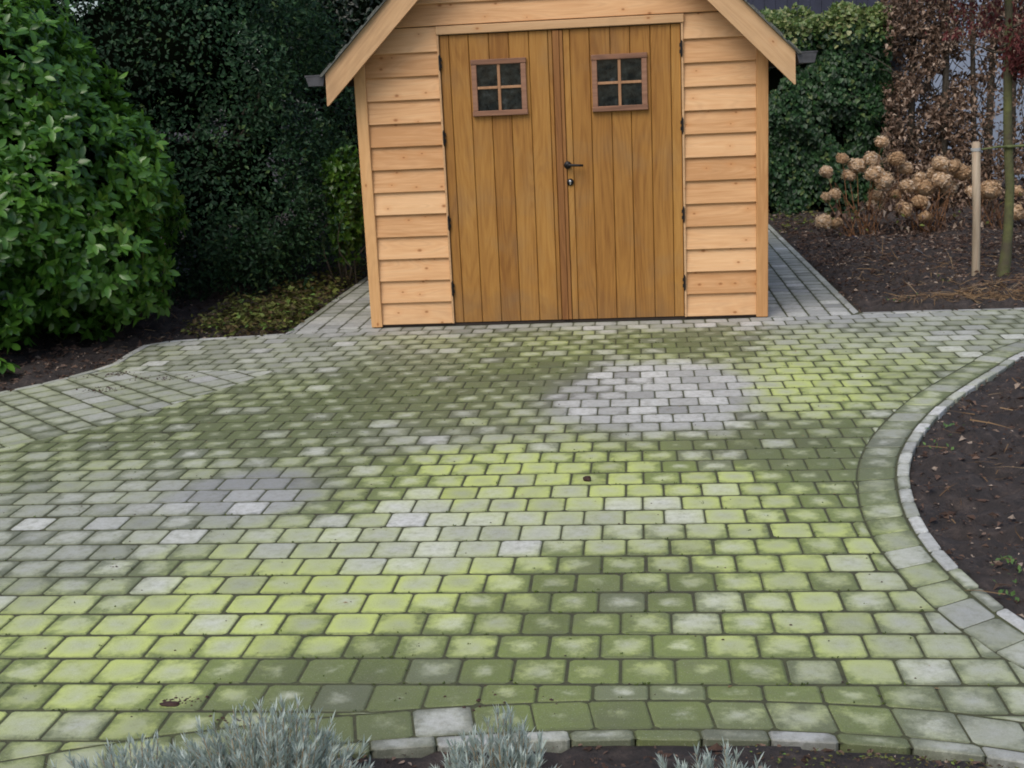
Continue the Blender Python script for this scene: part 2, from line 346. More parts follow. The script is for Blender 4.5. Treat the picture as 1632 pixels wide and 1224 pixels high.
def paver_mat():
    """concrete block; attributes per block: uv (-1..1 over its top), moss (green film), lime (bright algae), clean (bare stone), rnd"""
    mt, n, l, bs = new_mat('paver'); g = n.new('ShaderNodeNewGeometry'); P = g.outputs['Position']
    uv = n.new('ShaderNodeUVMap'); uv.uv_map = 'block'
    s = n.new('ShaderNodeSeparateXYZ'); l.new(uv.outputs[0], s.inputs[0])
    ax = math_(n, l, 'ABSOLUTE', s.outputs[0]); ay = math_(n, l, 'ABSOLUTE', s.outputs[1])
    dist = math_(n, l, 'POWER', math_(n, l, 'ADD', math_(n, l, 'POWER', ax, 3.2), math_(n, l, 'POWER', ay, 3.2)), .3125)
    rn = attr(n, 'rnd').outputs['Fac']; moss = attr(n, 'moss').outputs['Fac']; lime = attr(n, 'lime').outputs['Fac']; clean = attr(n, 'clean').outputs['Fac']; stone = attr(n, 'stone').outputs['Fac']
    n1 = noise_(n, l, P, 12, 5, .65); n2 = noise_(n, l, P, 70, 5, .7); n3 = noise_(n, l, P, 7, 3)
    # how far the green film has crept from the joints over this block
    e = math_(n, l, 'ADD', math_(n, l, 'MULTIPLY_ADD', dist, .85, .08), math_(n, l, 'MULTIPLY', math_(n, l, 'SUBTRACT', n1, .5), 1.9))
    e = math_(n, l, 'ADD', e, math_(n, l, 'MULTIPLY', math_(n, l, 'SUBTRACT', n2, .5), .45))
    thr = math_(n, l, 'SUBTRACT', 1.12, math_(n, l, 'MULTIPLY', moss, 1.25))
    cover = n.new('ShaderNodeMapRange'); cover.interpolation_type = 'SMOOTHSTEP'
    l.new(e, cover.inputs[0]); l.new(math_(n, l, 'SUBTRACT', thr, .38), cover.inputs[1]); l.new(math_(n, l, 'ADD', thr, .30), cover.inputs[2])
    cover.inputs[3].default_value = 0; cover.inputs[4].default_value = 1
    # bare stone
    st = ramp(n, [(0, (.17, .175, .18)), (.35, (.29, .30, .295)), (.7, (.41, .42, .41)), (1, (.58, .59, .57))]); l.new(stone, st.inputs[0])
    n5 = noise_(n, l, P, 28, 6, .75)
    stc = mixc(n, l, math_(n, l, 'MULTIPLY', math_(n, l, 'SUBTRACT', n5, .40, clamp=True), 2.2, clamp=True), st.outputs[0], (.22, .225, .19))
    # algae tint over the middle of the block, moss film at its rim
    lm = ramp(n, [(0, (.27, .295, .175)), (.45, (.345, .39, .165)), (1, (.46, .53, .165))]); l.new(lime, lm.inputs[0])
    tint = math_(n, l, 'SUBTRACT', 1.0, clean, clamp=True)
    td = math_(n, l, 'MULTIPLY', math_(n, l, 'POWER', dist, 1.6), .65)
    tint = math_(n, l, 'MULTIPLY', tint, math_(n, l, 'ADD', math_(n, l, 'ADD', .02, td), math_(n, l, 'MULTIPLY', n3, 1.0)), clamp=True)
    mid = mixc(n, l, tint, stc, lm.outputs[0])
    dk = ramp(n, [(0, (.10, .12, .058)), (.45, (.118, .150, .048)), (1, (.20, .265, .062))]); l.new(lime, dk.inputs[0])
    dkc = mixc(n, l, math_(n, l, 'MULTIPLY', n2, .7), dk.outputs[0], (.095, .11, .055))
    dkc = mixc(n, l, math_(n, l, 'MULTIPLY', math_(n, l, 'SUBTRACT', n3, .45, clamp=True), 1.6, clamp=True), dkc, (.12, .13, .085))
    dkc = mixc(n, l, clean, dkc, (.17, .175, .155))
    c = mixc(n, l, math_(n, l, 'MULTIPLY', cover.outputs[0], .93), mid, dkc)
    c = mixc(n, l, math_(n, l, 'MULTIPLY', math_(n, l, 'SUBTRACT', n5, .55, clamp=True), 1.6, clamp=True), c, (.13, .135, .085))
    # chips and grit
    gr = noise_(n, l, P, 240, 2, .6)
    c = mixc(n, l, math_(n, l, 'MULTIPLY', math_(n, l, 'SUBTRACT', gr, .60, clamp=True), 3.0, clamp=True), c, (.5, .5, .44))
    c = mixc(n, l, math_(n, l, 'MULTIPLY', math_(n, l, 'SUBTRACT', .38, gr, clamp=True), 3.0, clamp=True), c, (.04, .045, .03))
    c = mixc(n, l, math_(n, l, 'MULTIPLY', math_(n, l, 'SUBTRACT', rn, .5), .35), c, (.0, .0, .0))
    mxd = math_(n, l, 'MAXIMUM', ax, math_(n, l, 'MULTIPLY', ay, 1.055))
    ed = n.new('ShaderNodeMapRange'); ed.interpolation_type = 'SMOOTHSTEP'
    l.new(math_(n, l, 'ADD', mxd, math_(n, l, 'MULTIPLY', math_(n, l, 'SUBTRACT', n2, .5), .14)), ed.inputs[0]); ed.inputs[1].default_value = .85; ed.inputs[2].default_value = .965
    edf = math_(n, l, 'MULTIPLY', ed.outputs[0], math_(n, l, 'SUBTRACT', .60, math_(n, l, 'MULTIPLY', clean, .28)))
    c = mixc(n, l, edf, c, (.068, .082, .036))
    l.new(c, bs.inputs['Base Color']); bs.inputs['Roughness'].default_value = .62; bs.inputs['Specular IOR Level'].default_value = .4
    h = math_(n, l, 'ADD', n2, math_(n, l, 'MULTIPLY', gr, .5)); bump_(n, l, h, .45, .004, bs)
    return mt
M_PAVER = paver_mat()

# ------------------------------------------------------------------ plan of the yard
def catmull(P, step=.03):
    P = [Vector(p) for p in P]; P = [2 * P[0] - P[1]] + P + [2 * P[-1] - P[-2]]; out = []
    for i in range(1, len(P) - 2):
        k = max(2, int((P[i + 1] - P[i]).length / step))
        for j in range(k):
            t = j / k
            out.append(.5 * ((2 * P[i]) + (P[i + 1] - P[i - 1]) * t + (2 * P[i - 1] - 5 * P[i] + 4 * P[i + 1] - P[i + 2]) * t * t + (3 * P[i] - P[i - 1] - 3 * P[i + 1] + P[i + 2]) * t ** 3))
    out.append(P[-2]); return out

def offset(C, d):
    out = []
    for i, p in enumerate(C):
        t = (C[min(i + 1, len(C) - 1)] - C[max(i - 1, 0)]).normalized(); out.append(p + Vector((-t.y, t.x)) * d)
    return out

# outer kerb line of the curved bed on the right, from far right round to the near right
CR = catmull([(7, -.42), (5.6, -.5), (4.9, -.72), (4.45, -1.07), (4.11, -1.44), (3.95, -1.69), (3.73, -2.03), (3.48, -2.44), (3.24, -2.93), (3.06, -3.42), (2.965, -3.9), (2.935, -4.35), (2.97, -4.77), (3.06, -5.15), (3.22, -5.45), (3.5, -5.72), (4.1, -6.0), (5, -6.2)])
# outer kerb line of the near bed, from the left to the right
CF = catmull([(-1.6, -7.4), (-.8, -6.75), (-.1, -6.33), (.45, -6.08), (.9, -5.94), (1.3, -5.855), (1.7, -5.81), (2.12, -5.80), (2.5, -5.83), (2.8, -5.90), (3.3, -6.1), (4.0, -6.4), (5, -6.7)])
KW, BW = .058, .155
CR_k, CR_b = offset(CR, -KW), offset(CR, -KW - BW)
CF_k, CF_b = offset(CF, KW), offset(CF, KW + BW)
LEFT = [(-.55, 0.), (-.58, -.16), (-.97, -.24), (-1.29, -.29), (-1.50, -.36), (-1.50, -.6), (-1.47, -1.01), (-1.53, -1.25), (-1.70, -1.57), (-1.88, -1.8), (-2.3, -2.35), (-3.0, -3.2)]
SEAM = [(-.33, -1.34), (-.47, -1.71), (-.62, -2.02), (-.77, -2.33), (-.91, -2.6), (-1.12, -2.85), (-1.3, -3.05), (-1.8, -3.75), (-2.6, -4.9), (-3.0, -5.5)]
FIELD = LEFT[:8] + SEAM + [(-3.0, -7.4), (-1.6, -7.4)] + [tuple(p) for p in CF_b if p.x > -1.6] + [(5, -6.4), (5, -6.1)] + [tuple(p) for p in CR_b[::-1]] + [(7, .045), (3.45, .045), (3.40, 0.)]
WEDGE = LEFT[7:] + [(-3.0, -5.5)] + SEAM[::-1]

def inside(p, poly):
    x, y = p[0], p[1]; c = False; j = len(poly) - 1
    for i in range(len(poly)):
        a, b = poly[i], poly[j]
        if (a[1] > y) != (b[1] > y) and x < (b[0] - a[0]) * (y - a[1]) / (b[1] - a[1]) + a[0]: c = not c
        j = i
    return c

def clip(subj, x0, x1, y0, y1):
    """clip polygon to an axis rectangle"""
    for ax, lim, sg in ((0, x0, 1), (0, x1, -1), (1, y0, 1), (1, y1, -1)):
        out = []
        for i in range(len(subj)):
            a, b = subj[i - 1], subj[i]; ia = sg * (a[ax] - lim) >= 0; ib = sg * (b[ax] - lim) >= 0
            if ia != ib:
                t = (lim - a[ax]) / (b[ax] - a[ax]); out.append((a[0] + t * (b[0] - a[0]), a[1] + t * (b[1] - a[1])))
            if ib: out.append(b)
        subj = out
        if len(subj) < 3: return []
    r = []
    for p in subj:
        if not r or (abs(p[0] - r[-1][0]) + abs(p[1] - r[-1][1])) > .004: r.append(p)
    return r

def area(P): return .5 * sum(P[i - 1][0] * P[i][1] - P[i][0] * P[i - 1][1] for i in range(len(P)))

# stained areas of the yard: (kind, x, y, rx, ry, strength, angle)
SPOTS = [('stone', 2.03, -2.14, .52, .70, .30, 0), ('clean', 2.03, -2.14, .52, .68, 1.5, 0), ('clean', .19, -3.76, .30, .30, 1.0, 0), ('stone', .24, -3.74, .24, .22, -.30, 0), ('clean', 1.25, -4.27, .75, .30, .68, .15), ('stone', 1.25, -4.27, .75, .3, .2, .15), ('clean', -.30, -4.2, .62, .75, .55, 0),
         ('clean', 3.75, -.6, 1.3, .85, .42, -.4), ('clean', 1.6, -.05, 2.6, .30, .75, 0), ('clean', .95, -2.95, .45, .22, .45, 0), ('clean', .35, -1.0, .6, .5, .22, 0), ('clean', 2.9, -5.3, .35, .55, .35, 0), ('clean', -.7,-.7,.8,.8,.55,0),
         ('moss', .85, -1.45, .85, .75, .29, 0), ('moss', 2.3, -.88, .42, .36, .48, 0), ('moss', .40, -2.55, .65, .55, .22, 0), ('moss', 2.35, -3.30, .60, .34, .36, 0), ('moss', -.50, -2.75, .60, .38, .22, 0),
         ('moss', 2.66, -3.85, .26, .4, .3, 0), ('moss', .18, -4.70, .36, .30, .30, 0), ('moss', 1.2, -5.5, .7, .22, .42, 0), ('moss', 1.8, -4.93, .38, .34, .34, 0), ('moss', 1.55, -1.9, .3, .5, .25, 0), ('moss', .75, -3.8, .3, .35, .3, 0), ('moss', 2.35, -5.6, .7, .2, .3, 0),
         ('lime', 1.45, -3.6, .66, .52, .9, 0), ('lime', 1.05, -4.45, .80, .50, 1.0, .3), ('lime', .45, -5.0, .85, .38, 1.0, .2), ('lime', 2.78, -2.1, .42, .55, .75, 0), ('lime', 2.25, -3.9, .48, .34, .6, 0),
         ('lime', 2.45, -4.6, .42, .40, .6, 0), ('lime', .35, -5.65, .40, .25, .7, 0), ('lime', 2.0, -5.35, .8, .35, .5, 0), ('lime', 1.6, -1.0, 1.6, .5, .25, 0), ('lime', 3.2, -1.2, .6, .5, .35, 0)]
def stain(x, y):
    v = {'clean': 0., 'moss': 0., 'lime': 0., 'stone': 0.}
    jx = .16 * mnoise.noise((x * 3, y * 3, 1.3)) + .11 * mnoise.noise((x * 8, y * 8, 4.3)); jy = .16 * mnoise.noise((x * 3, y * 3, 7.7)) + .11 * mnoise.noise((x * 8, y * 8, 2.7))
    for k, cx, cy, rx, ry, s, an in SPOTS:
        dx, dy = x + jx - cx, y + jy - cy; c, sn = math.cos(an), math.sin(an); u, w_ = (dx * c + dy * sn) / rx, (-dx * sn + dy * c) / ry
        d = (u * u + w_ * w_) ** .5; f = 1 / (1 + math.exp((d - 1) * (6.5 if s > .7 and k == 'clean' else 4.5)))
        v[k] = v[k] + s * f
    return v

class Pavers:
    def __init__(s): s.v = []; s.f = []; s.at = {k: [] for k in ('rnd', 'moss', 'lime', 'clean', 'stone')}; s.uv = []
    def block(s, poly, cx, cy, ang, hx, hy, place=lambda x, y: (x, y), style=None, zt=0.0, gap=.0034, depth=.05):
        """poly in local brick axes; place maps local to world"""
        q = []
        for p in poly:
            if not q or math.hypot(p[0] - q[-1][0], p[1] - q[-1][1]) > .003: q.append(p)
        while len(q) > 2 and math.hypot(q[0][0] - q[-1][0], q[0][1] - q[-1][1]) <= .003: q.pop()
        poly = q
        if len(poly) < 3: return
        A = area(poly)
        if abs(A) < .0007: return
        if A < 0: poly = poly[::-1]
        x0, x1 = min(p[0] for p in poly), max(p[0] for p in poly); y0, y1 = min(p[1] for p in poly), max(p[1] for p in poly)
        mx, my = (x0 + x1) / 2, (y0 + y1) / 2
        if len(poly) != 4: cx, cy = sum(p[0] for p in poly) / len(poly), sum(p[1] for p in poly) / len(poly)
        else: cx, cy = mx, my
        bw, bh = max(x1 - x0, .02), max(y1 - y0, .02)
        # rounded outline: cut each corner
        r = .009; out = []
        for i in range(len(poly)):
            p, a, b = poly[i], poly[i - 1], poly[(i + 1) % len(poly)]
            la = math.hypot(a[0] - p[0], a[1] - p[1]); lb = math.hypot(b[0] - p[0], b[1] - p[1])
            rr = r * random.uniform(.6, 1.7)
            ta, tb = min(.4, rr / la), min(.4, rr / lb)
            cosang = ((a[0]-p[0])*(b[0]-p[0]) + (a[1]-p[1])*(b[1]-p[1])) / (la*lb)
            if cosang < -.8: out.append(p); continue
            out += [(p[0] + (a[0] - p[0]) * ta, p[1] + (a[1] - p[1]) * ta), (p[0] + (b[0] - p[0]) * tb, p[1] + (b[1] - p[1]) * tb)]
        def shr(p, d): return (mx + (p[0] - mx) * (1 - 2 * (d - .0016) / bw), my + (p[1] - my) * (1 - 2 * (d + .0006) / bh))
        g1 = gap + random.uniform(-.001, .0015)
        zz = zt + random.gauss(0, .0008); tx, ty = random.gauss(0, .004), random.gauss(0, .004)
        rings = [(g1, zz - depth), (g1, zz - .0045), (g1 + .002, zz - .0015), (g1 + .008, zz)]
        base = len(s.v); n = len(out)
        wx, wy = place(mx, my); st = style or {}
        sn = stain(wx, wy)
        rn = random.random()
        fc, fl, gl, gm = random.uniform(.88, 1.1), random.uniform(.85, 1.1), random.gauss(0, .06), random.gauss(0, .11)
        vv = random.gauss(0, 1) * st.get('var', 0)
        wh = random.random() < .12
        so = min(1, max(0, random.gauss(.58, .17) + sn['stone'] + st.get('stone', 0) + (.3 if wh else 0)))
        for d, z in rings + [(None, zz + .0004)]:
            for p in (out if d is not None else [(cx, cy)]):
                q = shr(p, d) if d is not None else p; wp = place(q[0], q[1]); sn = stain(*wp)
                cl = min(1, max(0, sn['clean'] * fc + st.get('clean', 0) + vv + (.3 if wh else 0)))
                li = min(1, max(0, .34 + sn['lime'] * fl - .4 * cl + gl))
                ms = min(1.02, max(-.06, .40 + sn['moss'] + gm - .42 * min(1, sn['clean']) - .34 * sn['lime'] + st.get('moss', 0) - .6 * vv - (.14 if wh else 0)))
                s.v.append((wp[0], wp[1], z + (q[0] - mx) * tx + (q[1] - my) * ty))
                s.uvv.append(((q[0] - mx) / (bw / 2), (q[1] - my) / (bh / 2))) if hasattr(s, 'uvv') else None
                for k, val in (('rnd', rn), ('moss', ms), ('lime', li), ('clean', cl), ('stone', so)): s.at[k].append(val)
        for k in range(3):
            for i in range(n):
                j = (i + 1) % n; s.f.append((base + k * n + i, base + k * n + j, base + (k + 1) * n + j, base + (k + 1) * n + i))
        for i in range(n): s.f.append((base + 3 * n + i, base + 3 * n + (i + 1) % n, base + 4 * n))
    def build(s, name):
        me = bpy.data.meshes.new(name); me.from_pydata(s.v, [], s.f)
        for k, d in s.at.items():
            a = me.attributes.new(k, 'FLOAT', 'POINT'); a.data.foreach_set('value', d)
        uvl = me.uv_layers.new(name='block'); vi = np.zeros(len(me.loops), np.int32); me.loops.foreach_get('vertex_index', vi)
        uvl.data.foreach_set('uv', np.array(s.uvv)[vi].astype(np.float32).ravel())
        o = link_mesh(name, me, M_PAVER); return o

def bond(pv, poly, org, ang, bx, by, shift=.5, style=None, xr=(-8, 8), yr=(-8, 8), jit=.0):
    """running bond of blocks bx by by, rows along local x, clipped to poly"""
    c, s_ = math.cos(ang), math.sin(ang)
    loc = [((p[0] - org[0]) * c + (p[1] - org[1]) * s_, -(p[0] - org[0]) * s_ + (p[1] - org[1]) * c) for p in poly]
    place = lambda x, y: (org[0] + x * c - y * s_, org[1] + x * s_ + y * c)
    X0, X1 = min(p[0] for p in loc), max(p[0] for p in loc); Y0, Y1 = min(p[1] for p in loc), max(p[1] for p in loc)
    for j in range(math.floor(Y0 / by), math.ceil(Y1 / by)):
        row = clip(loc, X0 - 1, X1 + 1, j * by, (j + 1) * by)
        if len(row) < 3: continue
        o = (shift * j + random.gauss(0, .03)) % 1 * bx
        for i in range(math.floor((X0 - o) / bx) - 1, math.ceil((X1 - o) / bx) + 1):
            x0 = o + i * bx
            P = clip(row, x0, x0 + bx, j * by, (j + 1) * by)
            if len(P) >= 3: pv.block(P, 0, 0, 0, bx, by, place, style)

def course(pv, A, B, length, style=None, zt=0.0, depth=.05):
    """blocks laid along a band between curves A and B"""
    acc = 0; i0 = 0; L = length * random.uniform(.97, 1.03)
    for i in range(1, len(A)):
        acc += ((Vector(A[i]) - Vector(A[i - 1])).length + (Vector(B[i]) - Vector(B[i - 1])).length) / 2
        if acc >= L:
            a0, a1, b0, b1 = Vector(A[i0]), Vector(A[i]), Vector(B[i0]), Vector(B[i])
            t = ((a1 + b1) - (a0 + b0)).normalized(); nn = Vector((-t.y, t.x)); o = (a0 + a1 + b0 + b1) / 4
            P = [((p - o).dot(t), (p - o).dot(nn)) for p in (a0, a1, b1, b0)]
            pl = lambda x, y, o=o, t=t, nn=nn: (o.x + x * t.x + y * nn.x, o.y + x * t.y + y * nn.y)
            pv.block(P, 0, 0, 0, 0, 0, pl, style, zt, depth=depth); acc = 0; i0 = i; L = length * random.uniform(.97, 1.03)

def mk(): p = Pavers(); p.uvv = []; return p
def densify(P, step=.01):
    out = []
    for a, b in zip(P[:-1], P[1:]):
        a, b = Vector(a), Vector(b); k = max(1, round((b - a).length / step))
        out += [a + (b - a) * j / k for j in range(k)]
    return out + [Vector(P[-1])]

pv = mk(); bond(pv, FIELD, (0, .0174), 0, .1531, .1622)
bond(pv, WEDGE, (-.84, -2.46), math.radians(-44.5), .160, .163, style={'clean': .34, 'moss': -.22})
for K_, B_ in ((CR_k, CR_b), (CF_k, CF_b)):
    n_ = 1200
    def resample(C, n):
        C = [Vector(p) for p in C]; d = [0]
        for a, b in zip(C[:-1], C[1:]): d.append(d[-1] + (b - a).length)
        xs = np.linspace(0, d[-1], n); X = np.interp(xs, d, [p.x for p in C]); Y = np.interp(xs, d, [p.y for p in C])
        return [Vector((a, b)) for a, b in zip(X, Y)]
    K2, B2 = resample(K_, n_), resample(B_, n_)
    course(pv, K2, B2, .153, style={'clean': .14, 'moss': -.02, 'var': .18} if K_ is CR_k else {'clean': .04, 'moss': .02, 'var': .15})
o = pv.build('paved_yard'); tag(o, kind='structure')

pk = mk()
for C_, K_, L_ in ((CR, CR_k, .165), (CF, CF_k, .168)):
    course(pk, resample(C_, 1500), resample(K_, 1500), L_, style={'clean': .72, 'moss': -.30, 'stone': .2, 'var': .18} if C_ is CR else {'clean': .42, 'moss': .0, 'stone': .1, 'var': .4}, zt=.003, depth=.10)
L1 = resample(LEFT, 900); course(pk, offset(L1, -.06), L1, .2, style={'clean': .6, 'moss': -.3, 'stone': .1}, depth=.08)
L2 = resample([(3.46, .105), (7, .105)], 900); course(pk, L2, resample([(3.46, .048), (7, .048)], 900), .2, style={'clean': .6, 'moss': -.25}, depth=.08)
L3 = resample([(3.45, .11), (3.43, 6.5)], 900); course(pk, L3, resample([(3.39, .03), (3.37, 6.5)], 900), .2, style={'clean': .7, 'moss': -.3, 'stone': .12}, depth=.08)
L4 = resample([(-.55, 0.01), (-.55, 6.5)], 900); course(pk, L4, resample([(-.61, -.03), (-.61, 6.5)], 900), .2, style={'clean': .6, 'moss': -.25}, depth=.08)
tag(pk.build('kerb'), kind='structure')

pp = mk()
RP = [(2.80, .0), (3.388, .0), (3.368, 6.5), (2.80, 6.5)]; LP = [(-.547, 0.), (.02, 0.), (.02, 6.5), (-.547, 6.5)]
for P_, ox in ((RP, 3.385), (LP, -.545)):
    bond(pp, P_, (ox, 0.0), math.radians(90), .155, .1475, style={'clean': .75, 'moss': -.30, 'stone': .05})
tag(pp.build('side_path'), kind='structure')

# bedding below the blocks
mb = MB()
def poly_sheet(poly, z, depth=.06):
    import bmesh
    vs = [(p[0], p[1], z) for p in poly]; b = len(mb.v); mb.add(vs, [tuple(range(len(vs)))])
ALL = LEFT + [(-3.0, -7.4), (-1.6, -7.4)] + [tuple(p) for p in offset(CF, .01) if p.x > -1.6 and p.x < 4.99] + [(5, -6.2)] + [tuple(p) for p in offset(CR, -.01)[::-1]] + [(7, .10), (3.45, .10), (3.43, 6.5), (2.80, 6.5), (2.80, .03), (.02, .03), (.02, 6.5), (-.6, 6.5)]
poly_sheet(ALL, -.0026)
tag(mb.build('paving_bed', M_JOINT, recalc=False), kind='structure')

# ------------------------------------------------------------------ soil and ground
def dist_poly(X, Y, poly):
    D = np.full(X.shape, 9.0)
    for a, b in zip(poly, poly[1:] + poly[:1]):
        ax, ay, bx_, by_ = a[0], a[1], b[0], b[1]; dx, dy = bx_ - ax, by_ - ay; L = dx * dx + dy * dy + 1e-12
        t = np.clip(((X - ax) * dx + (Y - ay) * dy) / L, 0, 1); D = np.minimum(D, np.hypot(X - ax - t * dx, Y - ay - t * dy))
    return D
def in_poly(X, Y, poly):
    c = np.zeros(X.shape, bool); j = len(poly) - 1
    for i in range(len(poly)):
        (xa, ya), (xb, yb) = poly[i][:2], poly[j][:2]
        if ya != yb:
            c ^= ((ya > Y) != (yb > Y)) & (X < (xb - xa) * (Y - ya) / (yb - ya) + xa)
        j = i
    return c
ALLs = [tuple(p)[:2] for p in ALL]
STEP = .035
gx = np.arange(-6.5, 10.0, STEP); gy = np.arange(-7.9, 11.5, STEP); GX, GY = np.meshgrid(gx, gy)
D = dist_poly(GX, GY, ALLs[::2] + [ALLs[-1]]); D = np.where(in_poly(GX, GY, ALLs), -D, D)
def vnoise(X, Y, s, seed):
    r = np.random.default_rng(seed); T = r.random((128, 128)); x = X * s + 50; y = Y * s + 50
    xi, yi = np.floor(x).astype(int), np.floor(y).astype(int); fx, fy = x - xi, y - yi; fx = fx * fx * (3 - 2 * fx); fy = fy * fy * (3 - 2 * fy)
    g = lambda a, b: T[a % 128, b % 128]
    return (g(xi, yi) * (1 - fx) + g(xi + 1, yi) * fx) * (1 - fy) + (g(xi, yi + 1) * (1 - fx) + g(xi + 1, yi + 1) * fx) * fy - .5
def soil_h(X, Y, D):
    k = np.clip(D / .12, 0, 1)
    b = .05 * vnoise(X, Y, 1.3, 1) + .045 * vnoise(X, Y, 5, 2) + .055 * vnoise(X, Y, 12, 3) + .04 * vnoise(X, Y, 25, 4)
    return np.where(D > 0, -.016 + k * b * 1.15 + .02 * np.clip(D / .8, 0, 1), -.075)
Z = soil_h(GX, GY, D)
ny, nx = GX.shape; ids = np.arange(nx * ny).reshape(ny, nx)
F = np.stack([ids[:-1, :-1], ids[:-1, 1:], ids[1:, 1:], ids[1:, :-1]], -1).reshape(-1, 4)
V = np.stack([GX, GY, Z], -1).reshape(-1, 3)
o = np_mesh('soil', V, [F], np.zeros(len(V)), M_SOIL, smooth=True); tag(o, kind='structure')
def ground_z(x, y):
    x = np.atleast_1d(x); y = np.atleast_1d(y)
    return soil_h(x, y, np.where(in_poly(x, y, ALLs), -1., dist_poly(x, y, ALLs[::3])))
mb = MB(); mb.box(-150, 150, -150, 150, -.6, -.14); tag(mb.build('ground', M_SOIL), kind='structure')

# ------------------------------------------------------------------ garden shed
W_ = 2.806; DEPTH = 3.0; APX = 1.405
shed = tag(empty('garden_shed', (0, 0, 0)), 'honey coloured timber garden shed with gable roof and wide double doors', 'garden shed')
# inner shell
mb = MB()
ridge = 3.30
prof = [(.05, .02), (W_ - .05, .02), (W_ - .05, 1.86), (APX, 1.86 + (W_ / 2 - .05) * .99), (.05, 1.86)]
mb.prism(prof, 'y', .09, DEPTH - .03)
mb.build('inner_wall', M_DARK, shed)
BZ = [.02 + .1565 * k for k in range(23)]
def board(mb, x0, x1, z0, z1, ybot=-.007, ytop=.016, y_in=.055):
    mb.rnd = random.random()
    mb.prism([(ybot + .003, z0), (ybot, z0 + .004), (ytop, z1 + .008), (y_in, z1 + .008), (y_in, z0)], 'x', x0, x1)
def roof_z(x): return 1.787 + .165 + (min(x, W_ - x) + .15) * 1.0 - .20
mb = MB()
for k in range(22):
    z0, z1 = BZ[k], BZ[k + 1]
    if z0 < 1.95:
        for (a, b) in ((.078, .588), (2.247, W_ - .078)):
            board(mb, a, b, z0, z1)
    elif z0 < 2.08:
        board(mb, .27, 2.54, 2.068, z1)
    else:
        e = z0 - 1.99 + .02
        if W_ - 2 * e > .1: board(mb, e, W_ - e, z0, z1)
mb.build('wall', M_CLAD, shed)
mb = MB()   # side and rear walls clad the same way
for k in range(12):
    z0, z1 = BZ[k], BZ[k + 1]
    for sx, xb in ((-1, .02), (1, W_ - .02)):
        mb.rnd = random.random()
        mb.prism([(xb + sx * .012, z0), (xb - sx * .006, z1 + .006), (xb - sx * .03, z1 + .006), (xb - sx * .03, z0)], 'y', .085, DEPTH)
for k in range(20):
    e = max(.05, BZ[k] - 1.9)
    if W_ - 2 * e > .1:
        mb.rnd = random.random(); mb.prism([(DEPTH + .012, BZ[k]), (DEPTH - .006, BZ[k + 1]), (DEPTH - .028, BZ[k + 1]), (DEPTH - .028, BZ[k])], 'x', e, W_ - e)
mb.build('side_wall', M_CLAD, shed)
for x0 in (0.0, W_ - .08):
    mb = MB(); mb.rnd = random.random(); mb.box(x0, x0 + .08, -.022, .085, .006, 1.93, .004); mb.build('corner_post', M_POST, shed)
# door frame
mb = MB(); mb.rnd = .3
mb.box(.588, .602, -.017, .06, .02, 2.004, .002); mb.rnd = .7; mb.box(2.233, 2.247, -.017, .06, .02, 2.004, .002); mb.rnd = .5
mb.box(.585, 2.252, -.025, .055, 2.006, 2.062, .004)
mb.build('door_frame', M_BARGE, shed)
mb = MB(); mb.box(.004, W_ - .004, .012, .08, .0, .018); mb.build('sill', M_SILL, shed)
# doors
def plank(mb, x0, x1, z0=.024, z1=2.0, y0=.002):
    mb.rnd = random.random()
    mb.prism([(x0 + .0012, y0 + .03), (x0 + .0012, y0 + .005), (x0 + .005, y0), (x1 - .005, y0), (x1 - .0012, y0 + .005), (x1 - .0012, y0 + .03)], 'z', z0, z1)
dl = [.604, .669, .803, .941, 1.077, 1.213, 1.343, 1.372]
dr = [1.443, 1.490, 1.622, 1.760, 1.892, 2.028, 2.164, 2.231]
doors = []
for d, nm in ((dl, 'left'), (dr, 'right')):
    mb = MB()
    for a, b in zip(d[:-1], d[1:]): plank(mb, a, b)
    dobj = mb.build('door', M_DOOR, shed)
    doors.append(dobj)
    # backing so no light comes through the joints
    mb = MB(); mb.box(d[0], d[-1], .034, .045, .03, 1.99); mb.build('door_backing', M_DARK, dobj)
mb = MB(); mb.rnd = .35; mb.box(1.374, 1.418, -.012, .03, .024, 1.998, .003); mb.rnd = .8; mb.box(1.4195, 1.4415, -.006, .03, .024, 1.998, .002)
mb.build('cover_strip', M_ASTR, doors[0])
def window(door, x0, x1, z0, z1):
    fr = .036
    mb = MB()
    mb.rnd = .2; mb.box(x0 - .004, x1 + .004, -.024, .002, z1 - fr, z1, .004)
    mb.rnd = .5; mb.box(x0 - .004, x1 + .004, -.030, .002, z0, z0 + fr, .004)
    mb.rnd = .8; mb.box(x0, x0 + fr, -.021, .002, z0 + fr, z1 - fr, .003); mb.rnd = .95; mb.box(x1 - fr, x1, -.021, .002, z0 + fr, z1 - fr, .003)
    mb.build('window_frame', M_WINF, door)
    mb = MB(); xc, zc = (x0 + x1) / 2, (z0 + z1) / 2
    mb.rnd = .3; mb.box(xc - .010, xc + .010, -.016, .0012, z0 + fr, z1 - fr, .002); mb.rnd = .6
    for a, b in ((x0 + fr, xc - .010), (xc + .010, x1 - fr)): mb.box(a, b, -.0135, .0012, zc - .009, zc + .009, .002)
    mb.build('glazing_bar', M_MUNT, door)
    for a, b in ((x0 + fr, xc - .010), (xc + .010, x1 - fr)):
        for c, e in ((z0 + fr, zc - .009), (zc + .009, z1 - fr)):
            mb = MB(); mb.box(a, b, -.003, .0012, c, e); mb.build('pane', M_GLASS, door)
window(doors[0], .815, 1.188, 1.455, 1.832)
window(doors[1], 1.633, 2.003, 1.450, 1.826)
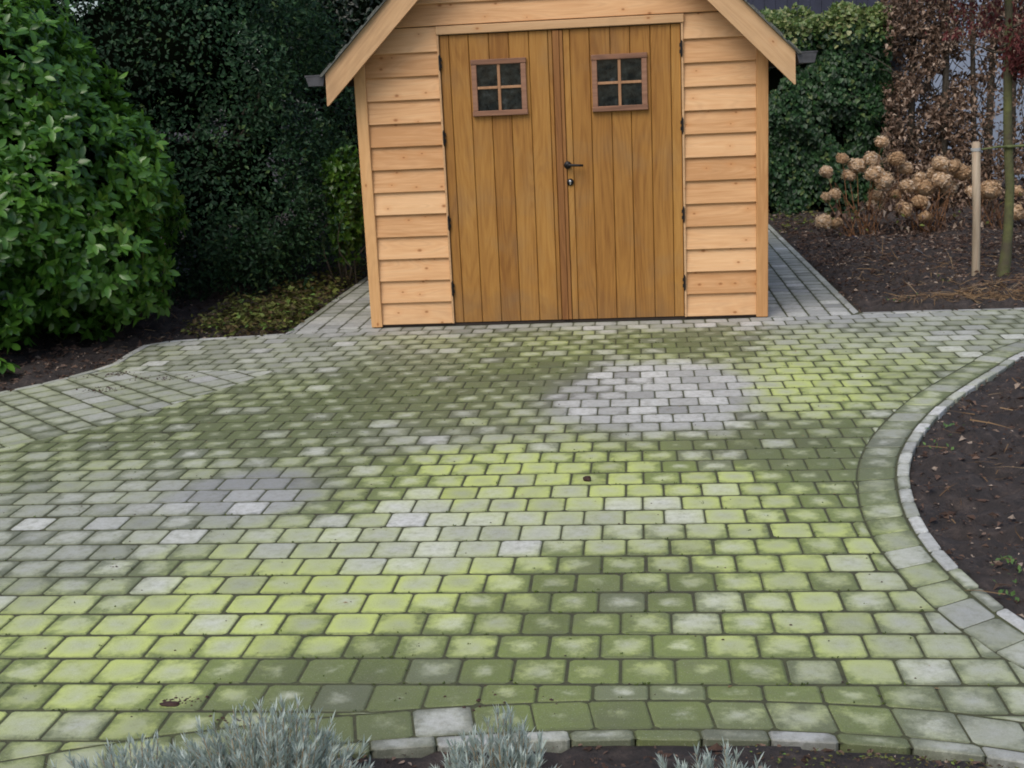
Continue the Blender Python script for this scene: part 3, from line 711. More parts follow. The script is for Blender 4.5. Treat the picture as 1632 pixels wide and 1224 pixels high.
# ironmongery
def hinge(door, x, z):
    mb = MB(); mb.smooth = False
    mb.tube([(x, -.020, z - .045), (x, -.020, z + .045)], .0075, 10)
    mb.tube([(x, -.020, z + .045), (x, -.020, z + .056)], [.0055, .002], 8); mb.tube([(x, -.020, z - .056), (x, -.020, z - .045)], [.002, .0055], 8)
    for dz in (-.02, .022): mb.box(x - .014, x + .014, -.0145, -.0125, z + dz - .012, z + dz + .012)
    mb.build('hinge', M_IRON, door)
for z in (1.822, 1.32, .735, .27): hinge(doors[0], .6025, z)
for z in (1.84, 1.335, .735, .262): hinge(doors[1], 2.2345, z)
mb = MB(); mb.smooth = True
mb.tube([(1.448, .003, 1.102), (1.448, -.010, 1.102)], .026, 20); mb.tube([(1.448, -.010, 1.102), (1.448, -.045, 1.102)], .009, 12)
mb.tube([(1.444, -.046, 1.102), (1.47, -.048, 1.102), (1.52, -.047, 1.099), (1.556, -.044, 1.097)], [.011, .009, .0085, .0075], 12)
mb.build('handle', M_IRON, doors[0])
mb = MB(); mb.smooth = True; mb.tube([(1.462, .003, .985), (1.462, -.008, .985)], .024, 20); mb.build('keyhole_plate', M_IRON, doors[1])
mb = MB(); mb.smooth = True; mb.tube([(1.462, -.0082, .990), (1.462, -.013, .990)], .0095, 14); mb.smooth = False; mb.box(1.459, 1.465, -.0125, -.0084, .968, .983); mb.build('lock_cylinder', M_STEEL, doors[1])
# roof
YF, YB = -.20, DEPTH + .15
def slope_piece(mb, s0, s1, t0, t1, y0, y1, side):
    """box in slope coordinates: s along the slope from the eave foot, t up perpendicular"""
    ex, ez = (-.152, 1.783)
    c = math.sqrt(.5); P = []
    for s_, t_ in ((s0, t0), (s1, t0), (s1, t1), (s0, t1)):
        x = ex + s_ * c - t_ * c; z = ez + s_ * c + t_ * c
        if side: x = W_ - x
        P.append((x, z))
    mb.prism(P if not side else P[::-1], 'y', y0, y1)
SL = (APX + .152) * math.sqrt(2)
for side in (0, 1):
    c = math.sqrt(.5); ex, ez = -.152, 1.783
    # bargeboard with a plumb cut at its foot; local x runs up the slope
    Lb = SL; hB = .152
    mb = MB(); mb.rnd = .35 + .3 * side
    pr = [(0, 0), (Lb, 0), (Lb - hB, -hB), (hB, -hB)]
    pr = [(0, 0), (Lb, 0), (Lb - hB, -hB), (-hB + .006, -hB), (-hB, -hB + .006)]
    mb.prism(pr, 'y', 0, .026)
    o = mb.build('bargeboard', M_BARGE, shed)
    if side == 0: o.matrix_local = Matrix.Translation((ex, YF, ez)) @ Matrix.Rotation(-math.pi / 4, 4, 'Y')
    else: o.matrix_local = Matrix.Translation((W_ - ex, YF + .026, ez)) @ Matrix.Rotation(math.pi, 4, 'Z') @ Matrix.Rotation(-math.pi / 4, 4, 'Y')
    # roof deck and shingles in steps
    mb = MB(); mb.rnd = .5; slope_piece(mb, .03, SL - .08, -.055, -.035, YF + .03, YB, side)
    for k in range(8):
        y = YF + .12 + k * .4; slope_piece(mb, .05, SL - .24, -.13, -.056, y, y + .04, side)
    mb.build('roof_deck', M_POST, shed)
    mb = MB(); k = 0; s = -.03
    while s < SL:
        slope_piece(mb, s, min(s + .20, SL + .01), .001 + .0, .009, YF - .022 - random.uniform(0, .010), YB, side)
        slope_piece(mb, s - .004, s + .11, .0095, .019, YF - .018 - random.uniform(0, .014), YB, side)
        s += .165
    mb.build('roof', M_BITU, shed)
    # half round gutter along the eave
    mb = MB(); gxc = ex - .073 if side == 0 else W_ - ex + .073; gz = ez - .012; R_ = .066
    pts = [(gxc - R_, gz)] + [(gxc - R_ * .72, gz - R_ * .98), (gxc + R_ * .78, gz - R_ * .98), (gxc + R_, gz)]
    inn = [(gxc - R_ + .004, gz)] + [(gxc - R_ * .72 + .003, gz - R_ * .98 + .004), (gxc + R_ * .78 - .003, gz - R_ * .98 + .004), (gxc + R_ - .004, gz)]
    for a in range(3): mb.prism([pts[a], pts[a + 1], inn[a + 1], inn[a]], 'y', YF + .004, YB)
    mb.prism(pts, 'y', YF, YF + .004)
    mb.tube([(gxc - R_, YF - .001, gz), (gxc - R_, YB, gz)], .006, 8)
    mb.box(gxc - R_ - .004, gxc + R_ + .004, YF - .003, YF + .001, gz - .002, gz + .008)
    mb.build('gutter', M_ZINC, shed)

# ------------------------------------------------------------------ shrubs and hedges
def ell_surface(lobes, n, depth=.3, keep=.10, power=1.6):
    """points near the surface of a union of ellipsoids; returns position and outward normal"""
    P = []; N = []; L = np.array([l_[:6] for l_ in lobes]); ar = (L[:, 3] * L[:, 4] + L[:, 4] * L[:, 5] + L[:, 3] * L[:, 5]); pr = ar / ar.sum()
    k = RNG.choice(len(L), n, p=pr); d = rand_dirs(n); r = 1 - depth * RNG.random(n) ** power / L[k, 3:6].mean(1)
    p = L[k, :3] + d * L[k, 3:6] * r[:, None]; nn = unit(d / L[k, 3:6]); ok = np.ones(n, bool)
    for j in range(len(L)):
        q = np.linalg.norm((p - L[j, :3]) / L[j, 3:6], axis=1); ok &= ~((q < 1 - keep * 1.0 - depth / L[j, 3:6].mean()) & (k != j))
    return p[ok], nn[ok]

def lump(p, amp, s=1.7, seed=0):
    return np.array([mnoise.noise((a[0] * s + seed, a[1] * s, a[2] * s)) for a in p]) * amp

def core_mesh(lobes, shrink, parent, name='crown_filler'):  # added opaque filler bodies, coloured as the shaded inside of the crown
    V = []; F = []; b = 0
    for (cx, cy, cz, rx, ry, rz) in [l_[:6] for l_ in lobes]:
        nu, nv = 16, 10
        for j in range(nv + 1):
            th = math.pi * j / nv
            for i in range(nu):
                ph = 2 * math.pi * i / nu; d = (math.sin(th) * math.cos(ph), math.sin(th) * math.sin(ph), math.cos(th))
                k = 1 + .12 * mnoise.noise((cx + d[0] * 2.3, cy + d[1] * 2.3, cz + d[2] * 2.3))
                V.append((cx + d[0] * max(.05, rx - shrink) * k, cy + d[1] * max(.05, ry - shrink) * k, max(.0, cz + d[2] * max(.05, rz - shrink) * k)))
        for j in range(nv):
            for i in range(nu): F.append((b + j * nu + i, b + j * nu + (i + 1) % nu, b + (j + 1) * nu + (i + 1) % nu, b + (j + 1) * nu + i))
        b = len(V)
    return np_mesh(name, np.array(V), [np.array(F)], np.full(len(V), .3), M_BUSHSHADE, parent, smooth=True)

def stems(parent, base, targets, r0, mat, name='branches', n=7, mid=.5, wob=.06):
    mb = MB(); mb.smooth = True
    for t in targets:
        b = Vector(base) + Vector((random.gauss(0, .05), random.gauss(0, .05), 0)); t = Vector(t); pts = []
        for i in range(6):
            f = i / 5; p = b.lerp(t, f); p.z = b.z + (t.z - b.z) * f ** .75
            if 0 < i < 5: p += Vector((random.gauss(0, wob), random.gauss(0, wob), 0))
            pts.append(p)
        mb.tube(pts, [r0 * (1 - .8 * i / 5) for i in range(6)], n)
    return mb.build(name, mat, parent, recalc=False)

T_BROAD = leaf_template(1, .47, .22, .25, (0, .14, .45, .78, 1.0), (.04, .25, .5, .38, .03))
T_SMALL = leaf_template(1, .62, .18, .3, (0, .45, 1.0), (.15, .5, .06))
T_IVY = leaf_template(1, .95, .18, .15, (0, .3, 1.0), (.35, .5, .04))
T_BEECH = leaf_template(1, .62, .5, .7, (0, .45, 1.0), (.08, .5, .05))
T_NEEDLE = leaf_template(1, .11, .1, .0, (0, .6, 1.0), (.4, .5, .05))
T_PETAL = leaf_template(1, .95, .3, .35, (0, .55, 1.0), (.15, .5, .28))

def whorl_bush(name, lobes, n, size, mat, parent, nleaf=7, depth=.28, gaps=.18, zmin=.05, open_=1.05, edge=None):
    p, nn = ell_surface(lobes, n, depth)
    k = lump(p, 1, 2.6, 3.1); ok = (k > -gaps * 2) & (p[:, 2] > zmin); p, nn, k = p[ok], nn[ok], k[ok]
    p = p + nn * (k * .14)[:, None]
    tw = unit(nn + .35 * rand_dirs(len(p)) + np.array([0, 0, .35]))      # twig direction
    Ps, A, Nn, S, R = [], [], [], [], []
    a = unit(np.cross(tw, rand_dirs(len(p)))); b = np.cross(tw, a); shade = RNG.random(len(p))
    for j in range(nleaf):
        ph = 2 * math.pi * (j / nleaf) + RNG.normal(0, .3, len(p)); th = open_ + RNG.normal(0, .32, len(p))
        rad = a * np.cos(ph)[:, None] + b * np.sin(ph)[:, None]
        ax = tw * np.cos(th)[:, None] + rad * np.sin(th)[:, None]
        ax = ax + np.array([0, 0, -.12])
        Ps.append(p + tw * RNG.normal(0, .012, len(p))[:, None]); A.append(ax); Nn.append(tw * np.sin(th)[:, None] - rad * np.cos(th)[:, None])
        S.append(size * RNG.uniform(.7, 1.2, len(p))); R.append(np.clip(shade * .55 + RNG.random(len(p)) * .45, 0, 1))
    Ps, A, Nn, S, R = map(np.concatenate, (Ps, A, Nn, S, R))
    V, F = leaves(T_BROAD, Ps, A, Nn, S); return np_mesh(name, V, [F], np.repeat(R, len(T_BROAD[0])), mat, parent, smooth=True)

def leaf_cloud(name, P, N, tmpl, size, mat, parent, droop=.3, rand=.8, bias=None, smooth=False, var=.35):
    n = len(P); ax = unit(N * .5 + rand * rand_dirs(n) + np.array([0, 0, -droop])); nr = N + .7 * rand_dirs(n) + np.array([0, 0, .3])
    S = size * RNG.uniform(1 - var, 1 + var, n); R = RNG.random(n)
    if bias is not None: R = np.clip(R + bias, 0, 1)
    V, F = leaves(tmpl, P, ax, nr, S); return np_mesh(name, V, [F], np.repeat(R, len(tmpl[0])), mat, parent, smooth=smooth)

# big rhododendron on the left
lob = [(-2.95, .05, 1.02, 1.50, 1.35, 1.02), (-2.95, .0, 1.62, 1.12, 1.1, .98), (-3.2, .1, 2.35, .80, .9, .9), (-2.2, -.25, .60, .80, .75, .55), (-2.62, -.75, .78, .85, .70, .64), (-2.75, -1.0, .50, .75, .55, .46), (-3.4, -.9, 1.1, 1.0, .8, .95), (-3.1, -.5, 1.75, .85, .8, .7)]
t = tag(empty('rhododendron', (-2.8, .1, 0)), 'large rounded glossy bright green shrub at the edge of the left bed', 'shrub')
def shifted(lobes, o): return [(a[0] - o[0], a[1] - o[1], a[2], *a[3:6]) for a in lobes]
ls = shifted(lob, (-2.8, .1))
whorl_bush('foliage', ls, 13000, .086, M_RHODO, t, 7, zmin=.09, gaps=.26, open_=.95)
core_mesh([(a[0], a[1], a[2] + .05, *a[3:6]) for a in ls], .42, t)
stems(t, (0, 0, -.05), [(random.uniform(-1, 1), random.uniform(-1, .6), random.uniform(.7, 1.9)) for _ in range(16)], .035, M_BARK)
# low rosette poking out at the edge of the frame
t = tag(empty('rhododendron_seedling', (-2.13, -1.42, 0)), 'single low leafy sprig on bare soil under the glossy shrub', 'seedling')
p = np.array([(0, 0, .15), (-.10, .05, .13), (.07, .03, .10)]); nn = np.tile([0, -.25, 1.], (3, 1)); Ps, A, Nn = [], [], []
for j in range(9):
    ph = 2 * math.pi * j / 9 + .2; rad = np.array([math.cos(ph), math.sin(ph), -.25]); Ps.append(p); A.append(np.tile(rad, (3, 1))); Nn.append(np.tile([0, 0, 1.], (3, 1)))
V, F = leaves(T_BROAD, np.concatenate(Ps), np.concatenate(A), np.concatenate(Nn), np.full(27, .115)); np_mesh('foliage', V, [F], np.repeat(RNG.random(27), len(T_BROAD[0])), M_RHODO, t, smooth=True)
mb = MB(); mb.tube([(0, .02, -.05), (0, 0, .15)], .006, 6); mb.tube([(0, .02, .02), (-.1, .05, .13)], .004, 6); mb.tube([(0, .02, .02), (.07, .03, .10)], .004, 6); mb.build('stem', M_BARK, t)

# dark evergreen hedge between the rhododendron and the shed
lob = [(-2.1, 2.35, .95, 1.45, 1.35, 1.05), (-1.62, 2.9, 1.5, .92, 1.1, 1.1), (-2.4, 2.5, 2.0, 1.5, 1.3, 1.3), (-1.85, 2.8, 2.75, 1.15, 1.2, 1.1), (-1.62, 2.9, .7, .90, 1.3, .85), (-3.7, 2.6, 1.8, 1.4, 1.2, 1.7), (-2.9, 2.7, 3.0, 1.4, 1.1, 1.1), (-3.9, 2.2, 3.2, 1.3, 1.1, 1.2), (-3.1, 3.4, 3.6, 1.6, 1.0, 1.0), (-1.95, 1.8, .45, .80, .85, .50), (-1.5, 2.3, .55, .70, .90, .60)]
t = tag(empty('evergreen_hedge', (-2.1, 2.6, 0)), 'tall dark small-leaved evergreen hedge between the bright shrub and the shed', 'hedge')
ls = shifted(lob, (-2.1, 2.6)); p, nn = ell_surface(ls, 175000, .30, power=1.3)
k = lump(p, 1, 2.1, 9.0) + .5 * lump(p, 1, 5.5, 2.0); ok = (k > -.62) & (p[:, 2] > .03); p, nn, k = p[ok], nn[ok], k[ok]; p = p + nn * (k * .48)[:, None]
leaf_cloud('foliage', p, nn, T_SMALL, .040, M_HOLLY, t, .1, .7)
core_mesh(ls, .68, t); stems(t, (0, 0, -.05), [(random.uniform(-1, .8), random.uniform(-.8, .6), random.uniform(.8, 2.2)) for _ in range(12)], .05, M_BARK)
# deeper, darker evergreen behind the shed corner
lob = [(-.9, 5.4, 1.6, 1.3, 1.2, 1.7), (.4, 6.2, 2.2, 1.4, 1.1, 1.9), (-1.6, 5.8, 2.6, 1.4, 1.2, 1.6), (-.5, 5.6, .5, 1.2, 1.0, .7)]
t = tag(empty('conifer', (-.6, 5.8, 0)), 'almost black evergreen behind the left corner of the shed', 'tree')
ls = shifted(lob, (-.6, 5.8)); p, nn = ell_surface(ls, 42000, .35, power=1.2); k = lump(p, 1, 2.3, 4.0); ok = (k > -.6) & (p[:, 2] > .03); p, nn, k = p[ok], nn[ok], k[ok]; p = p + nn * (k * .25)[:, None]
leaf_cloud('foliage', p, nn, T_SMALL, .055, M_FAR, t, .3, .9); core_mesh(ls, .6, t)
mb = MB(); mb.tube([(0, 0, -.1), (.02, 0, 1.2), (0, .05, 2.6)], [.09, .07, .03], 8); mb.build('trunk', M_BARK, t)
# little bright laurel next to the shed
lob = [(-.68, 2.3, .74, .13, .2, .40), (-.64, 2.3, 1.0, .10, .15, .22), (-.70, 2.25, .42, .10, .18, .25)]
t = tag(empty('laurel', (-.7, 2.2, 0)), 'small yellow-green laurel squeezed between the dark hedge and the shed corner', 'shrub')
ls = shifted(lob, (-.7, 2.2)); whorl_bush('foliage', ls, 420, .062, M_LAUREL, t, 6, depth=.2, gaps=.3, zmin=.1, open_=.8)
stems(t, (0, 0, -.05), [(random.uniform(-.15, .15), random.uniform(-.15, .15), random.uniform(.6, 1.15)) for _ in range(7)], .008, M_BARK)

# ivy covered hedge on the right
t = tag(empty('ivy_hedge', (3.7, 7.2, 0)), 'dense dark ivy hedge with a paler clipped top behind the hydrangeas', 'hedge')
def box_surface(x0, x1, y0, y1, z0, z1, n, depth=.2, rz=.12):
    """front, top and ends of a clipped hedge with soft upper edge"""
    aF, aT, aE = (x1 - x0) * (z1 - z0), (x1 - x0) * (y1 - y0), (y1 - y0) * (z1 - z0); k = RNG.choice(4, n, p=np.array([aF, aT, aE, aE]) / (aF + aT + 2 * aE))
    u, v = RNG.random(n), RNG.random(n); P = np.zeros((n, 3)); N = np.zeros((n, 3))
    for kk, (px, py, pz, nv) in enumerate(((x0 + u * (x1 - x0), np.full(n, y0), z0 + v * (z1 - z0), (0, -1, 0)), (x0 + u * (x1 - x0), y0 + v * (y1 - y0), np.full(n, z1), (0, -.2, 1)), (np.full(n, x0), y0 + u * (y1 - y0), z0 + v * (z1 - z0), (-1, 0, 0)), (np.full(n, x1), y0 + u * (y1 - y0), z0 + v * (z1 - z0), (1, 0, 0)))):
        m_ = k == kk; P[m_] = np.stack([px, py, pz], 1)[m_]; N[m_] = nv
    up = np.clip((P[:, 2] - (z1 - .35)) / .35, 0, 1) ** 2 * (k != 1); P[:, 1] += up * .16; N[:, 2] += up * .9
    fr = np.clip((y0 + .35 - P[:, 1]) / .35, 0, 1) ** 2 * (k == 1); P[:, 2] -= fr * .14
    N = unit(N); P -= N * (depth * RNG.random(n) ** 1.4)[:, None]; return P, N, k
p, nn, kk = box_surface(-1.6, 1.25, -.35, .65, .0, 2.30, 52000, depth=.28)
k = lump(p, 1, 2.0, 5) + .5 * lump(p, 1, 5, 8); ok = k > -.36; p, nn, k = p[ok], nn[ok], k[ok]; p = p + nn * (k * .20)[:, None]; p[:, 2] += .10 * np.clip(p[:, 0], -1, 1.3) * np.clip(p[:, 2] - 1.6, 0, 1)
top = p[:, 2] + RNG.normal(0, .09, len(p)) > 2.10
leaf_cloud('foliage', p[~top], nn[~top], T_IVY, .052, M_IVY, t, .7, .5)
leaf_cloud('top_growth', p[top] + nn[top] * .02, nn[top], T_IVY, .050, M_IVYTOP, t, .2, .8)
mb = MB(); mb.box(-1.45, 1.1, -.02, .4, -.05, 2.0); mb.build('hedge_filler', M_BUSHSHADE, t)  # added filler block, its near-black colour stands for shade behind the leaves

# beech hedge, thinning to the right
t = tag(empty('beech_hedge', (6.1, 7.0, 0)), 'brown-leaved beech hedge with bare stems, thinner to the right', 'hedge')
n_ = 80000; x = RNG.uniform(-1.25, 2.6, n_); dens = np.where(x < -.3, 1.0, np.where(x < .05, .7, .40)); z = RNG.random(n_) * 3.1
dens = np.where(z > 1.85, np.maximum(dens, .75), dens); dens = dens * np.where((x > -.2) & (z > .55) & (z < 1.75), .40, 1.0) + np.where((x > -.2) & (z < .8), .25, 0)
p = np.stack([x, RNG.uniform(-.35, .35, n_), z], 1); k = lump(p, 1, 2.2, 6) + .6 * lump(p, 1, 5, 3); ok = (RNG.random(n_) < dens) & (k > -.28); p = p[ok]
nn = unit(np.stack([RNG.normal(0, .6, len(p)), np.full(len(p), -1.), RNG.normal(0, .4, len(p))], 1))
leaf_cloud('foliage', p, nn, T_BEECH, .048, M_BEECH, t, .5, .8, var=.4)
for i, xx in enumerate((-.85, -.5, -.13, .02, .33, .62, .95, 1.3, 1.75, 2.2)):
    mb = MB(); mb.smooth = True; lean = random.gauss(0, .05); r = random.choice((.028, .034, .045)); yy = random.uniform(-.12, .12)
    mb.tube([(xx, yy, -.08), (xx + lean * .3, yy, .9), (xx + lean, yy, 1.9), (xx + lean * 1.6, yy, 3.2)], [r * 1.25, r, r * .8, r * .5], 8); mb.build('trunk', M_BARK, t)
mb = MB(); mb.smooth = True
for i in range(420):
    xx = random.uniform(-1.1, 2.5); z0 = random.uniform(.2, 2.8); a = random.uniform(-1.2, 1.2); L_ = random.uniform(.25, .7); y0 = random.uniform(-.25, .25)
    pts = [(xx, y0, z0)]
    for j in range(1, 5):
        a += random.gauss(0, .25); q = pts[-1]; pts.append((q[0] + math.sin(a) * L_ / 4, q[1] + random.gauss(0, .02), q[2] + abs(math.cos(a)) * L_ / 4))
    mb.tube(pts, [.007, .006, .005, .0035, .002], 5, cap=False)
mb.build('twigs', M_BARK, t, recalc=False)

# buildings beyond the hedges
t = tag(empty('neighbour_house', (8.6, 10.6, 0)), 'pale blue-grey rendered wall behind the brown beech hedge', 'house')
mb = MB(); mb.box(-2.55, 3.5, 0, 4, -.1, 3.5); mb.build('wall', M_PALEWALL, t)
mb = MB(); mb.prism([(-.25, 3.51), (4.25, 3.51), (2, 5.2)], 'x', -2.75, 3.7); mb.build('roof', M_BITU, t)
t = tag(empty('dark_outbuilding', (3.9, 11.2, 0)), 'dark navy boarded outbuilding showing above the ivy hedge', 'outbuilding')
mb = MB()
for i in range(24): mb.rnd = random.random(); mb.box(-2.2 + i * .17, -2.2 + i * .17 + .165, 0, .03, -.1, 3.4)
mb.box(-2.2, 1.9, .031, 3, -.1, 3.39); mb.build('wall', M_DARKWALL, t)
mb = MB(); mb.box(-.33, -.25, -.03, -.002, -.1, 3.4); mb.build('corner_trim', M_TRIM, t)
mb = MB(); mb.prism([(-.2, 3.405), (3.2, 3.405), (1.5, 4.6)], 'x', -2.4, 2.1); mb.build('roof', M_BITU, t)

# ------------------------------------------------------------------ young tree, stake, tie
TX, TY = 4.83, 1.53
t = tag(empty('young_tree', (TX, TY, 0)), 'slender moss-green tree trunk with dark red leaves beside the stake', 'tree')
mb = MB(); mb.smooth = True
pts = [(-.01, 0, -.08), (-.015, 0, .02), (0, 0, .12), (.012, .005, .35), (.01, 0, .7), (-.025, 0, 1.1), (-.045, 0, 1.55), (-.06, 0, 2.1), (-.06, .02, 2.7)]
mb.tube(pts, [.056, .052, .046, .038, .035, .034, .032, .028, .02], 14); mb.build('trunk', M_TRUNK, t)
mb = MB(); mb.smooth = True; tips = []
for i in range(24):
    z0 = random.uniform(1.7, 2.6); a = random.uniform(0, 2 * math.pi) if i < 15 else random.uniform(-1.0, 1.0); z0 = z0 if i < 15 else random.uniform(1.52, 1.9); L_ = random.uniform(.35, .75); p = [Vector((-.05, 0, z0))]
    for j in range(1, 5): p.append(p[0] + Vector((math.cos(a), math.sin(a) * .8, .25 - .12 * j / 4)) * L_ * j / 4 + Vector((random.gauss(0, .02), random.gauss(0, .02), random.gauss(0, .02))))
    mb.tube(p, [.010, .008, .006, .004, .002], 6, cap=False); tips += p[1:]
mb.build('branches', M_BARK, t, recalc=False)
n_ = 5200; kk = RNG.choice(len(tips), n_); p = np.array([tuple(v) for v in tips])[kk] + RNG.normal(0, .075, (n_, 3)) + np.array([0, 0, .02]); ok = (p[:, 2] > 1.55) & ~((p[:, 0] < -.12) & (p[:, 2] < 1.86)); p = p[ok]
leaf_cloud('foliage', p, rand_dirs(len(p)), T_BEECH, .036, M_RED, t, .7, .7)

t = tag(empty('tree_stake', (4.595, 1.49, 0)), 'round pale wooden stake standing in the bed next to the young tree', 'stake')
mb = MB(); mb.smooth = True; mb.rnd = .4
mb.tube([(0, 0, -.1), (0.0, 0, .0), (-.012, 0, .5), (-.038, 0, 1.055)], [.033, .033, .0315, .0325], 16); mb.smooth = False
mb.tube([(-.038, 0, 1.055), (-.0384, 0, 1.068)], [.0325, .023], 16); mb.build('pole', M_STAKE, t)
mb = MB(); mb.tube([(-.0355, 0, .995), (-.0365, 0, 1.02)], .0355, 16); mb.box(-.075, -.055, -.012, .012, .998, 1.018); mb.build('band', M_BAND, t)
t = tag(empty('tree_tie', (4.6, 1.50, 0)), 'dark green strap running from the stake past the mossy trunk', 'tree tie')
mb = MB(); mb.smooth = True
mb.tube([(-.005, -.005, 1.006), (.05, -.02, 1.012), (.12, -.025, 1.022), (.18, -.018, 1.02)], [.007, .007, .0075, .010], 8)
mb.tube([(.195, .018, 1.02), (.18, -.012, 1.02), (.20, -.016, 1.02), (.235, -.012, 1.018), (.25, .018, 1.02)], .013, 8)
mb.tube([(.235, -.01, 1.02), (.34, -.01, 1.022), (.6, 0, 1.03)], [.010, .012, .012], 8); mb.build('strap', M_TIE, t)
t = tag(empty('tree_stake', (5.22, 1.50, 0)), 'second wooden stake right of the mossy trunk at the end of the strap', 'stake')
mb = MB(); mb.smooth = True; mb.rnd = .8; mb.tube([(0, 0, -.1), (.0, 0, .5), (.0, 0, 1.08)], [.029, .029, .028], 16); mb.build('pole', M_STAKE, t)

# ------------------------------------------------------------------ hydrangeas
def head_mesh(seed):
    r = np.random.default_rng(seed); n = 150; i = np.arange(n) + .5; th = np.arccos(1 - 1.75 * i / n); ph = math.pi * (1 + 5 ** .5) * i
    d = np.stack([np.cos(ph) * np.sin(th), np.sin(ph) * np.sin(th), np.cos(th)], 1); d = unit(d + r.normal(0, .10, (n, 3)))
    R0 = .078 * (1 + .12 * r.normal(size=n)); Ps, A, Nn, S, C = [], [], [], [], []
    a = unit(np.cross(d, unit(r.normal(size=(n, 3))))); b = np.cross(d, a); tone = np.clip(r.random(n) + (seed % 4 - 1.9) * .24, 0, 1)
    for j in range(4):
        ph = j * math.pi / 2 + r.normal(0, .2, n); rad = a * np.cos(ph)[:, None] + b * np.sin(ph)[:, None]
        Ps.append(d * R0[:, None]); A.append(rad + d * r.normal(.15, .35, (n, 1))); Nn.append(d + .4 * unit(r.normal(size=(n, 3)))); S.append(r.uniform(.014, .025, n)); C.append(np.clip(tone * .65 + r.random(n) * .42 - .03, 0, 1))
    Ps, A, Nn, S, C = map(np.concatenate, (Ps, A, Nn, S, C)); V, F = leaves(T_PETAL, Ps, A, Nn, S)
    # darker inner ball that fills the head
    nb = len(V); bv = []; bf = []
    for jj in range(9):
        for ii in range(12):
            tt, pp_ = math.pi * jj / 8, 2 * math.pi * ii / 12; bv.append((.070 * math.sin(tt) * math.cos(pp_), .070 * math.sin(tt) * math.sin(pp_), .070 * math.cos(tt)))
    for jj in range(8):
        for ii in range(12): bf.append((nb + jj * 12 + ii, nb + jj * 12 + (ii + 1) % 12, nb + jj * 12 + 12 + (ii + 1) % 12, nb + jj * 12 + 12 + ii))
    return np.concatenate([V, np.array(bv)]) * np.array([1, 1, .84]), np.concatenate([F, np.array(bf)]), np.concatenate([np.repeat(C, len(T_PETAL[0])), np.full(len(bv), .12)])
heads = [head_mesh(s) for s in range(1, 8)]
HP = [(4.42, .94, 'a', .85), (4.03, .79, 'a', .8), (3.87, .66, 'a', .85), (4.18, .71, 'a', 1.1), (4.10, .62, 'a', .95), (4.33, .77, 'a', 1.1), (4.58, .76, 'b', 1.1), (4.67, .66, 'b', 1.0), (4.36, .62, 'a', 1.2), (4.46, .54, 'a', 1.15),
      (3.87, .40, 'a', .7), (3.96, .43, 'a', .75), (4.37, .39, 'a', .95), (4.70, .48, 'b', 1.05), (4.59, .40, 'b', .75), (4.81, .55, 'b', .95), (5.03, .69, 'b', 1.15), (5.15, .67, 'b', .9), (4.97, .60, 'b', 1.0), (5.04, .53, 'b', 1.3),
      (4.87, .45, 'b', 1.2), (5.10, .45, 'b', 1.3), (5.25, .59, 'c', 1.2), (4.67, .24, 'b', 1.1), (4.83, .31, 'b', 1.05), (4.89, .16, 'b', .8), (5.54, .40, 'c', 1.35), (5.82, .17, 'c', 1.3), (3.85, .15, 'a', 1.1), (4.33, .30, 'a', .85), (5.81, .38, 'c', .8), (5.37, .39, 'c', .9), (3.98, .13, 'a', .8), (6.05, .5, 'c', 1.1), (6.2, .25, 'c', 1.0)]
PL = {'a': ((4.28, 4.55), 'dried hydrangea nearest the shed, tan heads in front of the ivy'), 'b': ((4.90, 4.6), 'dried hydrangea in the middle with the densest cluster of tan heads'), 'c': ((5.6, 4.65), 'dried hydrangea behind the stake and the mossy trunk')}
for key, ((bx_, by_), lab) in PL.items():
    t = tag(empty('hydrangea', (bx_, by_, 0)), lab, 'hydrangea', 'dried hydrangea bushes')
    mb = MB(); mb.smooth = True
    for (hx, hz, k2, sc) in HP:
        if k2 != key: continue
        dy = random.uniform(-.22, .28); dy = -.1 if hz < .2 else dy
        fx = 1 + dy / 13.2
        lx, ly, lz = (1.9085 + (hx - 1.9085) * fx) - bx_, dy, 1.6034 + (hz - 1.6034) * fx
        V, F, C = heads[random.randrange(7)]
        o = np_mesh('flower_head', V * sc * .96, [F], C, M_HYD, t); o.location = (lx, ly, lz); o.rotation_euler = (random.gauss(0, .4), random.gauss(0, .4), random.uniform(0, 6))
        b0 = Vector((lx * .25 + random.gauss(0, .05), ly * .2, -.04)); tp = Vector((lx, ly, lz)); q1 = b0.lerp(tp, .45) + Vector((lx * .12, 0, .03)); mb.tube([b0, q1, tp], [.0055, .0045, .003], 6, cap=False)
    for i in range(14):
        a = random.uniform(0, 6.28); L_ = random.uniform(.25, .55); q = Vector((math.cos(a) * L_ * .6, math.sin(a) * .25, L_)); b0 = Vector((random.gauss(0, .08), random.gauss(0, .06), -.04)); mb.tube([b0, b0.lerp(q, .5) + Vector((0, 0, .04)), q], [.005, .004, .002], 5, cap=False)
    mb.build('stems', M_HYDSTEM, t, recalc=False)
    n_ = 90; p = np.stack([RNG.normal(0, .22, n_), RNG.normal(0, .12, n_), RNG.uniform(.02, .35, n_)], 1); leaf_cloud('withered_leaves', p, rand_dirs(n_), T_BEECH, .07, M_LITTER, t, .8, .6)
    n_ = 18; p = np.stack([RNG.normal(0, .3, n_), RNG.normal(0, .15, n_), RNG.uniform(.04, .40, n_)], 1); leaf_cloud('leaves', p, rand_dirs(n_), T_SMALL, .04, M_COVER, t, .0, .6)

